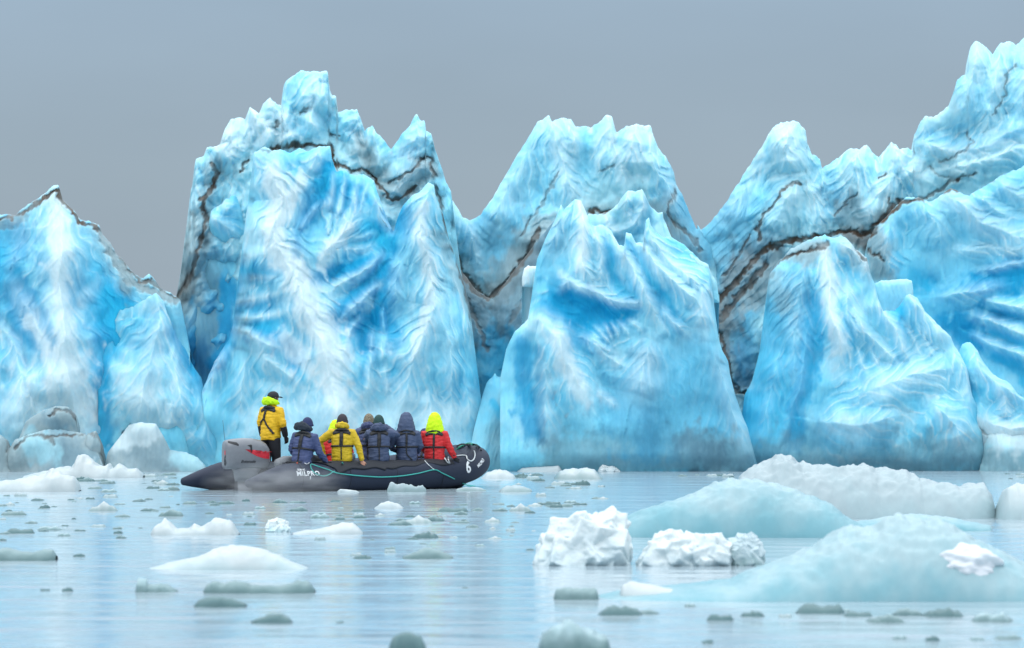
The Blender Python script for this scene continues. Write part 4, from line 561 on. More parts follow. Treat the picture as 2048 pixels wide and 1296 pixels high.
# ------------------------------------------------------------------ shapes by lofting
def loft(pts, rad, n=16, up=(0, 0, 1), sq=2.0):
    """closed tube through pts; rad = r or (ra, rb) per point (rb along 'up'); rounded by the cross-section power sq"""
    pts = [Vector(p) for p in pts]; V = []; Fc = []
    up = Vector(up)
    for i, p in enumerate(pts):
        a = pts[max(0, i-1)]; b = pts[min(len(pts)-1, i+1)]
        d = (b - a).normalized()
        s = d.cross(up)
        if s.length < 1e-3: s = d.cross(Vector((0, 1, 0)))
        s.normalize(); u = s.cross(d).normalized()
        r = rad[i]; ra, rb = (r, r) if not isinstance(r, (tuple, list)) else r
        for k in range(n):
            t = 2*math.pi*k/n; c, q = math.cos(t), math.sin(t)
            e = 2.0/sq
            V.append(p + s*ra*math.copysign(abs(c)**e, c) + u*rb*math.copysign(abs(q)**e, q))
    m = len(pts)
    for i in range(m-1):
        for k in range(n):
            k2 = (k+1) % n
            Fc.append((i*n+k, i*n+k2, (i+1)*n+k2, (i+1)*n+k))
    V.append(pts[0]); V.append(pts[-1]); a, b = len(V)-2, len(V)-1
    for k in range(n):
        k2 = (k+1) % n
        Fc.append((a, k2, k)); Fc.append((b, (m-1)*n+k, (m-1)*n+k2))
    return V, Fc
def join(*parts):
    V = []; Fc = []
    for v, f in parts:
        o = len(V); V += list(v); Fc += [tuple(i+o for i in q) for q in f]
    return V, Fc
def smooth_path(pts, n=8):
    pts = [Vector(p) for p in pts]; out = []
    P_ = [pts[0]] + pts + [pts[-1]]
    for i in range(1, len(P_)-2):
        a, b, c, d = P_[i-1:i+3]
        for k in range(n):
            t = k/n; out.append(.5*((2*b) + (c-a)*t + (2*a-5*b+4*c-d)*t*t + (3*b-a-3*c+d)*t**3))
    out.append(pts[-1]); return out
def box(x0, x1, y0, y1, z0, z1):
    V = [Vector(p) for p in ((x0,y0,z0),(x1,y0,z0),(x1,y1,z0),(x0,y1,z0),(x0,y0,z1),(x1,y0,z1),(x1,y1,z1),(x0,y1,z1))]
    return V, [(0,3,2,1),(4,5,6,7),(0,1,5,4),(1,2,6,5),(2,3,7,6),(3,0,4,7)]
def obj(name, vf, m, parent=None, smooth=True, bevel=0.0):
    me = pm(name, vf[0], vf[1], smooth); o = link(name, me, m, parent)
    if bevel:
        b = o.modifiers.new('b', 'BEVEL'); b.width = bevel; b.segments = 2; b.limit_method = 'ANGLE'
    return o
def remeshed(name, vf, voxel, sm=2):
    me = pm(name, vf[0], vf[1]); o = bpy.data.objects.new('tmp', me); COL.objects.link(o)
    r = o.modifiers.new('r', 'REMESH'); r.mode = 'VOXEL'; r.voxel_size = voxel; r.use_smooth_shade = True
    if sm:
        s = o.modifiers.new('s', 'SMOOTH'); s.factor = .5; s.iterations = sm
    dg = bpy.context.evaluated_depsgraph_get(); out = bpy.data.meshes.new_from_object(o.evaluated_get(dg))
    out.name = name; bpy.data.objects.remove(o); bpy.data.meshes.remove(me); return out
def text_flat(txt, size, bold=.0, sx=1.0, cuts=1, shear=0.0, space=1.0):
    cu = bpy.data.curves.new('t', 'FONT'); cu.body = txt; cu.size = size; cu.offset = bold; cu.align_x = 'CENTER'; cu.align_y = 'CENTER'; cu.shear = shear; cu.space_character = space; cu.resolution_u = 3
    o = bpy.data.objects.new('t', cu); COL.objects.link(o)
    dg = bpy.context.evaluated_depsgraph_get(); me = bpy.data.meshes.new_from_object(o.evaluated_get(dg))
    bm = bmesh.new(); bm.from_mesh(me); bmesh.ops.triangulate(bm, faces=bm.faces)
    if cuts: bmesh.ops.subdivide_edges(bm, edges=bm.edges, cuts=cuts, use_grid_fill=True)
    bm.verts.index_update()
    V = [(v.co.x*sx, v.co.y) for v in bm.verts]; Fc = [tuple(v.index for v in f.verts) for f in bm.faces]
    bm.free(); bpy.data.objects.remove(o); bpy.data.curves.remove(cu); bpy.data.meshes.remove(me); return V, Fc
def poly_flat(pts, cuts=2):
    bm = bmesh.new(); f = bm.faces.new([bm.verts.new((p[0], p[1], 0)) for p in pts]); bmesh.ops.triangulate(bm, faces=bm.faces)
    for _ in range(cuts): bmesh.ops.subdivide_edges(bm, edges=bm.edges, cuts=1, use_grid_fill=True)
    bmesh.ops.triangulate(bm, faces=bm.faces); bm.verts.index_update()
    V = [(v.co.x, v.co.y) for v in bm.verts]; Fc = [tuple(v.index for v in g.verts) for g in bm.faces]; bm.free(); return V, Fc
def decal(name, flat, bvh, origin, yaw, m, parent, off=.006, dist=3.0, roll=0.0):
    """lay a flat drawing on a surface: cast along the horizontal direction yaw from a plane around origin"""
    d = Vector((-math.sin(yaw), math.cos(yaw), 0)); r = Vector((math.cos(yaw), math.sin(yaw), 0)); o = Vector(origin)
    c, s = math.cos(roll), math.sin(roll); V = []
    for x, y in flat[0]:
        p = o + r*(x*c - y*s) + Vector((0, 0, x*s + y*c)) - d*dist
        h, nrm, i, di = bvh.ray_cast(p, d)
        if h is None: h = o + r*(x*c-y*s) + Vector((0, 0, x*s+y*c)); nrm = -d
        if nrm.dot(d) > 0: nrm = -nrm
        V.append(h + nrm*off)
    return obj(name, (V, flat[1]), m, parent, smooth=True)

# ------------------------------------------------------------------ the inflatable boat, in its own frame (x forward, y to starboard side away from us)
BA = math.radians(40); BO_ = Vector((-5.758, 70.82, 0))
BR = Matrix.Rotation(BA, 4, 'Z')
def b2w(p): return BO_ + (BR @ Vector(p))
def w2b(p): return BR.inverted() @ (Vector(p) - BO_)
def bcast(bvh, px, py, off=.0):
    """the point of the boat's surface seen at a photo pixel, in boat coordinates"""
    o = w2b((0, 0, CH)); d = (w2b(P(px, py, 70)) - o).normalized()
    h, n, i, di = bvh.ray_cast(o, d)
    if h is None: return w2b(P(px, py, 71.5))
    if n.dot(d) > 0: n = -n
    return h + n*off
def tube_line():
    pts = []; rad = []
    for s, r, z in ((0, .03, .17), (.03, .07, .17), (.25, .13, .19), (.5, .19, .215), (.75, .25, .235), (.95, .288, .25), (1.15, .3, .252)):
        pts.append((s, -1.07, z)); rad.append(r)
    for i in range(1, 15): pts.append((1.15 + 3.45*i/14, -1.07, .252 + .045*(i/14)**2)); rad.append(.3)
    for i in range(1, 19):
        th = math.pi/2*i/18
        pts.append((4.6 + 1.68*math.sin(th), -1.07*math.cos(th)**.82 if i < 18 else 0, .297 + .27*math.sin(th)**1.7)); rad.append(.3 - .015*math.sin(th))
    far = [(x, -y, z) for x, y, z in pts[:-1]][::-1]
    return pts + far, rad + rad[:-1][::-1]
def build_boat():
    rub = plain('hypalon', lin(24, 36, 58), .68, .15, 30, .10)
    blk = plain('black_rubber', lin(26, 31, 40), .7, .2, 40, .15)
    boat = empty('inflatable_boat', BO_, BA); tag(boat, 'dark grey inflatable boat numbered 6, loaded with passengers in front of the iceberg', 'inflatable boat')
    pts, rad = tube_line(); v, f = loft(pts, rad, 32)
    tube = obj('inflatable_tube', (v, f), rub, boat); hull_at = None
    # seams round the tube
    sv = []
    for s in (1.15, 2.3, 3.45, 4.6):
        for sg in (-1, 1):
            q = [Vector((s, sg*1.07, .262)) + Vector((0, math.cos(a)*.302, math.sin(a)*.302)) for a in np.linspace(0, 2*math.pi, 33)]
            sv.append(loft(q, [.006]*33, 5, (1, 0, 0)))
    obj('seam', join(*sv), blk, boat)
    # hull under the tubes
    st = []
    for i in range(25):
        s = .9 + 5.5*i/24; q = min(max(0, (s-4.6)/1.8), 1)
        hw = 1.2*max(.0015, (1-q*q))**.42; ke = -.25 + .12*q + .38*max(0, (q-.72)/.28)**1.6; zt = .16 + .3*q**1.7
        st.append([(s, -hw, zt + .1), (s, -hw*.92, zt - .02), (s, -hw*.5, (zt+ke)/2 - .03), (s, 0, ke), (s, hw*.5, (zt+ke)/2 - .03), (s, hw*.92, zt - .02), (s, hw, zt + .1)])
    V = [Vector(p) for r in st for p in r]; Fc = [(i*7+k, i*7+k+1, (i+1)*7+k+1, (i+1)*7+k) for i in range(24) for k in range(6)]
    obj('hull', (V, Fc), rub, boat)
    jv, jf = join((v, f), (V, Fc)); bvh = BVHTree.FromPolygons(jv, jf)
    fl = [(1.15, -.85), (4.6, -.85), (5.3, -.75), (5.8, -.5), (6.1, 0), (5.8, .5), (5.3, .75), (4.6, .85), (1.15, .85)]
    n = len(fl); obj('floor', ([Vector((x, y, .08)) for x, y in fl] + [Vector((x, y, .12)) for x, y in fl], [tuple(range(n))[::-1], tuple(range(n, 2*n))] + [(i, (i+1) % n, n+(i+1) % n, n+i) for i in range(n)]), plain('deck', lin(110,115,120), .6, .2), boat, False)
    obj('transom', box(1.08, 1.15, -.84, .84, -.05, .56), plain('painted_ply', lin(60,66,74), .5), boat, False, .01)
    # black non-slip cover where the passengers sit, and rubbing patches at the bow
    sh = []; nu, na = 60, 16
    for i in range(nu):
        s = 1.0 + 3.95*i/(nu-1); c = Vector((s, -1.07, .262 + (.035 if s > 4 else .0)*(s-4)))
        low = 140 + 8*math.sin(s*4.1) + 5*math.sin(s*9.7+1) + (14 if 2.0 < s < 3.2 else 0) - 34*max(0, min(1, (2.0-s)/.4))
        if s > 4.6: c.y += .13*(s-4.6)**1.5; 
        for k in range(na):
            a = math.radians(50 + (low-50)*k/(na-1)); sh.append(c + Vector((0, math.cos(a)*.313, math.sin(a)*.313)))
    o = obj('seat_cover', (sh, [(i*na+k, i*na+k+1, (i+1)*na+k+1, (i+1)*na+k) for i in range(nu-1) for k in range(na-1)]), blk, boat)
    m_ = o.modifiers.new('s', 'SOLIDIFY'); m_.thickness = .012; m_.offset = 0
    # dodger of dark cloth over the bow's inner side, and the bow pad
    cv = []
    for i in range(14):
        th = math.radians(20 + 140*i/13); s = 4.55 + 1.7*math.sin(th); y = -1.0*math.cos(th)
        cv.append([(s, y, .58 + .25*math.sin(th)**1.6), (s-.06-.35*math.sin(th), y*.82, .44 + .25*math.sin(th)**1.6), (s-.5*math.sin(th), y*.7, .2)])
    V = [Vector(p) for r in cv for p in r]
    obj('bow_dodger', (V, [(i*3+k, i*3+k+1, (i+1)*3+k+1, (i+1)*3+k) for i in range(13) for k in range(2)]), rub, boat)
    def rope(name, path, r, m, n=6, lab=None):
        p = smooth_path(path, n); o = obj(name, loft(p, [r]*len(p), 8), m, boat)
        if lab: o['label'] = lab
        return o
    teal = plain('teal_rope', lin(60, 170, 160), .6, .3, 200, .2); white = plain('white_rope', lin(215, 220, 222), .6, .3, 200); grn = plain('green_rope', lin(35, 130, 110), .6, .3, 200)
    on = lambda L_, off=.012: [bcast(bvh, x, y, off) for x, y in L_]
    rope('lifeline', on([(622,929),(640,935),(656,940),(672,946),(700,950),(735,953),(765,954),(800,952),(835,947),(868,940),(885,947),(905,956),(925,966),(938,971),(950,972)]), .011, teal)
    rope('lifeline', on([(621,930),(622,938),(630,947),(645,952),(656,950),(664,945),(668,943)]), .010, teal)
    rope('grab_line', on([(668,925),(676,924),(684,926),(686,929)]), .009, teal)
    rope('tie_line', on([(849,922),(856,930),(868,940)]), .008, white, lab='thin white tie line')
    rope('tie_line', on([(888,911),(889,917),(894,925),(899,927)]) , .013, white)
    rope('tie_line', on([(898,927),(896,920),(899,914),(908,910),(912,913)], .02), .013, white)
    rope('tie_line', on([(914,913),(924,912),(932,913),(934,919),(940,923),(946,920),(949,913),(949,906),(948,903)], .015), .013, white)
    rope('painter', on([(909,914),(912,906),(918,899),(928,893),(938,890),(946,889),(953,893)], .03), .024, grn, lab='thick green bow rope')
    rope('carrying_strap', on([(594,928),(598,925),(604,924),(610,926)], .02), .013, plain('orange_strap', lin(235, 90, 50), .5)); rope('shackle', on([(610,927),(614,924),(618,927),(613,930),(609,928)], .02), .008, white)
    bl = [bcast(bvh, x, y, .016) for x, y in [(914,893),(925,888),(935,891),(948,889),(958,895),(962,902)]]
    rope('bow_strap', bl, .016, blk)
    # marks
    wm = plain('white_paint', lin(225, 228, 230), .5); 
    decal('lettering', text_flat('MILPRO', .12, .004, 1.2, 1, 0, 1.12), bvh, (1.27, -1.37, .345), 0, wm, boat)
    decal('lettering', text_flat('ZODIAC', .042, .002, 1.1), bvh, (1.13, -1.37, .42), 0, wm, boat)
    decal('lettering', poly_flat([(-.008,-.05),(.012,-.04),(.016,.02),(-.008,.02)], 1), bvh, (1.305, -1.37, .28), 0, wm, boat)
    p6 = bcast(bvh, 937, 935)
    decal('number_mark', text_flat('6', .33, .008, .95, 2), bvh, p6, math.radians(22), wm, boat, roll=-.25)
    pl = bcast(bvh, 962, 926)
    decal('lettering', text_flat('MILPRO', .085, .003, 1.1, 2), bvh, pl, math.radians(52), wm, boat, roll=.45)
    # -------- outboard motor
    em = empty('outboard_motor', b2w((.78, 0, .42)), BA - math.radians(22)); tag(em, 'grey outboard motor with a red swoosh and the number 6, clamped to the boat stern', 'outboard motor')
    gm = plain('cowl_paint', lin(118, 122, 128), .42, .05, 20, .06, coat=.3); dk = plain('motor_black', lin(30, 33, 38), .45); red = plain('red_decal', lin(205, 45, 60), .4)
    prof = [(-.45,.05,.40,.10),(-.44,.01,.53,.19),(-.40,0,.565,.235),(-.28,0,.59,.25),(-.1,-.01,.605,.255),(.1,-.01,.60,.25),(.25,0,.57,.24),(.36,.01,.51,.22),(.43,.03,.42,.18),(.455,.08,.30,.11)]
    V = []; n = 28
    for x, z0, z1, w in prof:
        for k in range(n):
            t = 2*math.pi*k/n; c, s = math.cos(t), math.sin(t); e = 2/4.2
            V.append(Vector((x, w*math.copysign(abs(c)**e, c)*(1 if s < .2 else 1-.14*s), (z0+z1)/2 + (z1-z0)/2*math.copysign(abs(s)**e, s))))
    Fc = [(i*n+k, i*n+(k+1) % n, (i+1)*n+(k+1) % n, (i+1)*n+k) for i in range(len(prof)-1) for k in range(n)] + [tuple(range(n))[::-1], tuple(range((len(prof)-1)*n, len(prof)*n))]
    cw = obj('cowling', (V, Fc), gm, em); cb = BVHTree.FromPolygons(V, Fc)
    def dc(nm, flat, org, yaw, m, **k):
        return decal(nm, flat, cb, org, yaw, m, cw, off=.004, dist=1.5, **k)
    dc('swoosh', poly_flat([(-.16,.12),(-.05,.05),(.08,-.02),(.22,-.06),(.33,-.07),(.34,-.01),(.335,.05),(.27,.05),(.26,.09),(.24,.04),(.2,.06),(.17,.09),(.14,.03),(.1,.05),(.08,.02),(.0,.04)], 2), (.08, -.3, .27), 0, red)
    dc('lettering', text_flat('E-TEC', .10, .003, 1.0, 1, .3), (.30, -.3, .30), 0, red)
    dc('lettering', text_flat('Evinrude', .075, .002, 1.1, 1, .35), (-.02, -.3, .15), 0, dk)
    dc('air_vent', poly_flat([(-.1,.04),(-.02,.06),(.0,.04),(.0,-.1),(-.03,-.11),(-.035,.0),(-.05,.02)], 2), (.06, -.3, .42), 0, dk)
    dc('air_vent', poly_flat([(-.1,.02),(-.1,.06),(.06,.03),(.1,-.01),(.09,-.04),(.0,-.01)], 2), (-.30, -.3, .49), 0, dk)
    dc('number_mark', text_flat('6', .26, .012, .9, 2), (-.44, -.12, .16), math.radians(-62), dk)
    dc('lettering', text_flat('E', .1, .006, 1.1, 1), (-.44, -.12, .32), math.radians(-62), red)
    obj('lower_cowl', loft([(0, 0, .02), (0, 0, -.05), (-.02, 0, -.25)], [(.2, .3), (.17, .26), (.11, .2)], 20, (1, 0, 0), 3), gm, em)
    obj('drive_leg', loft([(-.02, 0, -.2), (-.03, 0, -.5), (-.04, 0, -.9)], [(.07, .15), (.05, .13), (.04, .1)], 16, (1, 0, 0)), gm, em)
    obj('clamp_bracket', join(box(.2, .42, -.13, -.06, -.3, .02), box(.2, .42, .06, .13, -.3, .02)), dk, em, False, .01)
    tl = smooth_path([(.38, -.02, .05), (.6, -.04, .1), (.8, -.06, .2), (1.05, -.1, .27)]); obj('tiller', loft(tl, [.028]*len(tl), 10), dk, em)
    an = [(-.4, .1, .56), (-.44, .1, .95)]; obj('antenna', loft(an, [.004, .003], 6), dk, em)
    # small deck gear behind the outboard
    fg = plain('grey_gear', lin(120, 124, 128), .6, .2)
    t = empty('fuel_tank', b2w((1.6, -.45, .12)), BA); tag(t, 'grey portable fuel tank on the boat floor beside the driver', 'fuel tank')
    obj('tank_body', box(-.22, .22, -.15, .15, 0, .34), fg, t, True, .05); obj('filler_cap', loft([(0, 0, .33), (0, 0, .37)], [.05, .045], 14, (1, 0, 0)), dk, t)
    t = empty('dry_bag', b2w((1.25, -.62, .50)), BA + .3); tag(t, 'grey roll-top dry bag lying by the stern tube between driver and seated passenger', 'dry bag')
    obj('bag_body', loft([(-.25, 0, 0), (-.2, 0, .02), (0, 0, .05), (.2, 0, .06), (.3, 0, .04), (.36, 0, .03)], [.03, .11, .13, .12, .07, .02], 18), fg, t); obj('buckle_strap', loft([(.34, -.06, .03), (.38, 0, .05), (.34, .06, .03)], [.012]*3, 6), dk, t)
    # exhaust mist drifting over the stern
    sm, nt, b = mat('exhaust_mist'); N = nt.nodes; L = nt.links; N.remove(b)
    pv = N.new('ShaderNodeVolumePrincipled'); pv.inputs['Color'].default_value = (.93, .97, 1, 1); pv.inputs['Anisotropy'].default_value = .2
    tc = N.new('ShaderNodeTexCoord'); vm = N.new('ShaderNodeVectorMath'); vm.operation = 'LENGTH'; L.new(tc.outputs['Object'], vm.inputs[0])
    mr = N.new('ShaderNodeMapRange'); mr.inputs['From Min'].default_value = 1.0; mr.inputs['From Max'].default_value = .1; mr.inputs['To Min'].default_value = 0; mr.inputs['To Max'].default_value = 1; L.new(vm.outputs['Value'], mr.inputs['Value'])
    nz = N.new('ShaderNodeTexNoise'); nz.inputs['Scale'].default_value = 2.6; nz.inputs['Detail'].default_value = 4; L.new(tc.outputs['Object'], nz.inputs['Vector'])
    m2 = N.new('ShaderNodeMapRange'); m2.inputs['From Min'].default_value = .38; m2.inputs['From Max'].default_value = .68; m2.inputs['To Max'].default_value = 2.4; L.new(nz.outputs['Fac'], m2.inputs['Value'])
    mu = N.new('ShaderNodeMath'); mu.operation = 'MULTIPLY'; L.new(mr.outputs[0], mu.inputs[0]); L.new(m2.outputs[0], mu.inputs[1]); L.new(mu.outputs[0], pv.inputs['Density']); L.new(pv.outputs[0], N['Material Output'].inputs['Volume'])
    bm = bmesh.new(); bmesh.ops.create_icosphere(bm, subdivisions=3, radius=1); me = bpy.data.meshes.new('exhaust_mist'); bm.to_mesh(me); bm.free()
    o = link('exhaust_mist', me, sm); o.location = b2w((.2, -1.75, .2)); o.scale = (1.5, .55, .45); o.rotation_euler = (0, 0, .25); tag(o, 'thin pale exhaust mist over the water at the stern', 'mist', kind='stuff')
    return boat
# ------------------------------------------------------------------ people
def hand_proto(side, curl):
    """wrist at the origin, fingers along -z, palm facing +y, thumb on the inner side"""
    parts = [loft([(0, 0, .01), (0, 0, -.02), (0, .002, -.06), (0, .002, -.095)], [(.027, .02), (.036, .018), (.042, .016), (.040, .013)], 12, (0, 1, 0))]
    for k, (x, L_) in enumerate(((-.030, .068), (-.010, .078), (.010, .073), (.030, .058))):
        p = Vector((x, .002, -.088)); a = curl*.5; pts = [p + Vector((0, 0, .02)), p.copy()]
        for seg, f in enumerate((.42, .32, .26)):
            a += curl*(.5 + .25*seg); p = p + Vector((x*.12*f, math.sin(a)*L_*f, -math.cos(a)*L_*f)); pts.append(p.copy())
        parts.append(loft(pts, [.0095, .0095, .009, .008, .006], 8, (1, 0, 0)))
    s = -1
    th = [Vector((s*.022, .004, -.022)), Vector((s*.045, .014, -.045)), Vector((s*.056, .026, -.070)), Vector((s*.055, .036, -.092))]
    parts.append(loft(th, [.013, .012, .0105, .008], 8, (0, 1, 0)))
    V, Fc = join(*parts)
    if side > 0: V = [Vector((-v.x, v.y, v.z)) for v in V]; Fc = [f[::-1] for f in Fc]
    return V, Fc
def head_shape():
    V = []; Fc = []; nu, nv = 28, 22
    for j in range(nv+1):
        ph = math.pi*j/nv - math.pi/2; z = math.sin(ph); r = math.cos(ph)
        for i in range(nu):
            t = 2*math.pi*i/nu; x = math.cos(t)*r; y = math.sin(t)*r
            low = max(0, -z); w = 1 - .30*low**1.3
            X = x*.076*w; Y = y*.096*(1 - .18*low) + (.012*low if y > 0 else -.004); Z = z*.118
            if y > 0:
                f = y
                X0 = abs(X)
                Y += .020*math.exp(-((X0/.012)**2) - ((Z+.018)/.024)**2)*f + .007*math.exp(-((X0/.014)**2) - ((Z+.034)/.012)**2)   # nose
                Y -= .010*math.exp(-(((X0-.031)/.015)**2) - ((Z-.008)/.012)**2)      # eye sockets
                Y += .004*math.exp(-(((X0-.031)/.009)**2) - ((Z-.006)/.007)**2)      # eyes
                Y += .006*math.exp(-((X0/.022)**2) - ((Z+.062)/.006)**2) - .004*math.exp(-((X0/.026)**2) - ((Z+.068)/.003)**2)  # lips
                Y += .008*math.exp(-((X0/.02)**2) - ((Z+.098)/.014)**2)              # chin
                Y += .005*math.exp(-(((X0-.03)/.02)**2) - ((Z-.026)/.008)**2)        # brow
            V.append(Vector((X, Y, Z)))
    for j in range(nv):
        for i in range(nu):
            Fc.append((j*nu+i, j*nu+(i+1) % nu, (j+1)*nu+(i+1) % nu, (j+1)*nu+i))
    ears = [loft([(s*.072, -.004, -.03), (s*.083, -.010, -.008), (s*.084, -.012, .015), (s*.076, -.004, .03)], [(.006, .012), (.006, .018), (.006, .017), (.005, .01)], 8, (0, 1, 0)) for s in (-1, 1)]
    return join((V, Fc), *ears)
HEAD = None
def xf(vf, M): return [M @ v for v in vf[0]], vf[1]
def arm_rot(a, b, fwd=(0, 1, 0)):
    z = (Vector(a) - Vector(b)).normalized(); y = Vector(fwd); y = (y - z*y.dot(z))
    if y.length < .1: y = Vector((1, 0, 0)) - z*z.x
    y.normalize(); x = y.cross(z); m = Matrix((x, y, z)).transposed().to_4x4(); m.translation = Vector(b); return m
MC = {}
def cloth(name, col, rough=.75, bump=.25, scale=30, var=.14):
    if name not in MC: MC[name] = plain(name, col, rough, bump, scale, var)
    return MC[name]
def lean_m(lean, twist=0.0, side=0.0): return Matrix.Rotation(-lean, 4, 'X') @ Matrix.Rotation(side, 4, 'Y') @ Matrix.Rotation(twist, 4, 'Z')

def person(label, loc, yaw, jacket, arms, trousers, head_kind, head_col, stand=False, lean=.08, side=0.0, head_turn=0.0, head_tilt=0.0, vest='plain', glove=True, size=1.0, group='people aboard the inflatable boat', cuffs=None, hood_down=None, folds=1.0, bulky=1.0):
    root = empty('person', loc, yaw); root.scale = (size,)*3; tag(root, label, 'person', group)
    skin = cloth('skin', lin(205, 150, 125), .55, .05); M = lean_m(lean, 0, side)
    hip = .86 if stand else .0
    up = lambda p: tuple(M @ Vector(p) + Vector((0, 0, hip)))
    # ---- joints
    shoulders = {s: up((s*.19, 0, .53)) for s in (-1, 1)}
    A = {}
    for s, key in ((-1, 'l'), (1, 'r')):
        e, w = arms[key]; A[s] = (Vector(shoulders[s]), Vector(up(e)), Vector(up(w)))
    neck = up((0, .01, .60)); hc = Vector(up((0, .035, .75)))
    if stand: legs = {s: [(s*.10, 0, hip), (s*.12, .03, .47), (s*.13, -.02, .08)] for s in (-1, 1)}
    else: legs = {s: [(s*.10, .0, .06), (s*.14, .43, .06), (s*.15, .50, -.40)] for s in (-1, 1)}
    # ---- body
    parts = [loft([up((0, 0, z)) for z in (-.02, .1, .25, .4, .52, .58)], [(.15, .10), (.15, .10), (.14, .095), (.16, .10), (.15, .08), (.06, .06)], 16, (0, 1, 0)),
             loft([up((0, 0, .55)), neck, tuple(hc + Vector((0, -.01, -.05)))], [.065, .055, .055], 12, (0, 1, 0))]
    for s in (-1, 1):
        a, e, w = A[s]; parts.append(loft([a, (a+e)/2, e, (e+w)/2, w], [.055, .047, .040, .036, .026], 12, (0, 1, .01)))
        h, k, f = [Vector(q) for q in legs[s]]; parts.append(loft([h, (h+k)/2, k, (k*2+f)/3, f], [.085, .075, .056, .054, .038], 12, (1, 0, 0)))
        parts.append(loft([f + Vector((0, -.05, -.03)), f + Vector((0, .05, -.04)), f + Vector((0, .17, -.06))], [(.035, .03), (.042, .03), (.035, .018)], 10))
    HM = Matrix.Translation(hc) @ Matrix.Rotation(head_turn, 4, 'Z') @ Matrix.Rotation(-head_tilt, 4, 'X') @ Matrix.Scale(1.1, 4)
    parts.append(xf(head_shape(), HM))
    me = remeshed('body', join(*parts), .012, 1)
    bm = bmesh.new(); bm.from_mesh(me); hands = {}
    for s in (-1, 1):
        a, e, w = A[s]; hm = arm_rot(e, w, (0, 1, 0) if not stand else (-s, .3, 0)); hv = xf(hand_proto(s, .45), hm); hands[s] = hv
        hme = remeshed('hand', hv, .0055, 1); bm.from_mesh(hme); bpy.data.meshes.remove(hme)
    bm.to_mesh(me); bm.free(); me.polygons.foreach_set('use_smooth', [True]*len(me.polygons))
    body = link('body', me, skin, root)
    # ---- trousers and boots
    tm = cloth(trousers[0], trousers[1]); tp = []
    tp.append(loft([up((0, 0, -.06)), up((0, 0, .0)), up((0, 0, .12))], [(.15, .12), (.185, .145), (.175, .13)], 18, (0, 1, 0)))
    for s in (-1, 1):
        h, k, f = [Vector(q) for q in legs[s]]; tp.append(loft([h, (h+k)/2, k, (k+f)/2, f + Vector((0, 0, .06))], [.115, .105, .085, .08, .075], 14, (1, 0, 0)))
    tme = remeshed('trousers', join(*tp), .02, 3); link('trousers', tme, tm, root)
    bt = cloth('boot_rubber', lin(28, 30, 34), .5)
    for s in (-1, 1):
        f = Vector(legs[s][2]); q = join(loft([f + Vector((0, -.01, .16)), f + Vector((0, -.01, 0)), f + Vector((0, 0, -.06))], [.065, .058, .055], 14, (0, 1, 0)), loft([f + Vector((0, -.09, -.045)), f + Vector((0, .0, -.035)), f + Vector((0, .1, -.045)), f + Vector((0, .19, -.055))], [(.045, .03), (.055, .045), (.055, .035), (.04, .02)], 12))
        link('boot', remeshed('boot', q, .014, 1), bt, root)
    # ---- jacket
    jn, jc = jacket; jm = cloth(jn, jc, .62, .3, 24)
    b = bulky
    tor = [(-.04, .19, .145), (.05, .205, .155), (.18, .20, .15), (.32, .212, .152), (.44, .215, .145), (.52, .19, .12), (.575, .13, .095), (.62, .085, .085), (.65, .075, .078)]
    jp = [loft([up((0, .0, z)) for z, _, _ in tor], [(x*b, y*b) for _, x, y in tor], 28, (0, 1, 0), 2.5)]
    for s in (-1, 1):
        a, e, w = A[s]; stop = w if not cuffs else e + (w-e)*cuffs
        a2 = a + Vector((-s*.05, 0, -.01)); mid = (a+e)/2
        jp.append(loft([a2, a, mid, e, (e*2+stop)/3, (e+2*stop)/3, stop], [.085*b, .088*b, .080*b, .070*b, .066, .060, .050], 16, (0, 1, .01)))
    jme = remeshed('jacket', join(*jp), .013, 3)
    n = len(jme.vertices); co = np.empty(n*3, np.float32); jme.vertices.foreach_get('co', co); co = co.reshape(-1, 3)
    no = np.empty(n*3, np.float32); jme.vertices.foreach_get('normal', no); no = no.reshape(-1, 3)
    sd = int(abs(loc[0])*97) % 50; zz = co[:, 2] - hip
    f1 = noise(co[:, 0]*7 + co[:, 1]*5, zz*26, sd) + .6*noise(co[:, 0]*11, zz*44 + co[:, 1]*12, sd+3) + .7*noise(co[:, 0]*14+co[:, 1]*9, zz*9, sd+8)
    amp = .0075*folds*(1.15 - .5*ss(.35, .55, zz))
    co = co + no*(amp*f1)[:, None]; jme.vertices.foreach_set('co', co.ravel()); jme.update()
    jk = link('jacket', jme, jm, root)
    bvh = BVHTree.FromPolygons([Vector(c) for c in co.tolist()], [tuple(p.vertices) for p in jme.polygons])
    # ---- gloves
    if glove:
        gm = cloth('black_glove', lin(26, 28, 33), .6)
        for s in (-1, 1):
            a, e, w = A[s]; g = remeshed('glove', join(hands[s], loft([w + (e-w).normalized()*.09, w], [.05, .036], 12, (0, 1, .01))), .0065, 1)
            k = len(g.vertices); gc = np.empty(k*3, np.float32); g.vertices.foreach_get('co', gc); gn = np.empty(k*3, np.float32); g.vertices.foreach_get('normal', gn)
            g.vertices.foreach_set('co', gc + gn*.004); g.update(); link('glove', g, gm, root)
    if cuffs:
        gm = cloth('black_sleeve', lin(22, 23, 28), .6)
        for s in (-1, 1):
            a, e, w = A[s]; st = e + (w-e)*max(0, cuffs-.15); q = [st, (st+w)/2, w]; link('sleeve', remeshed('sleeve', loft(q, [.064, .062, .052], 14, (0, 1, .01)), .014, 2), gm, root)
    # ---- head wear
    hm_ = cloth(*head_col)
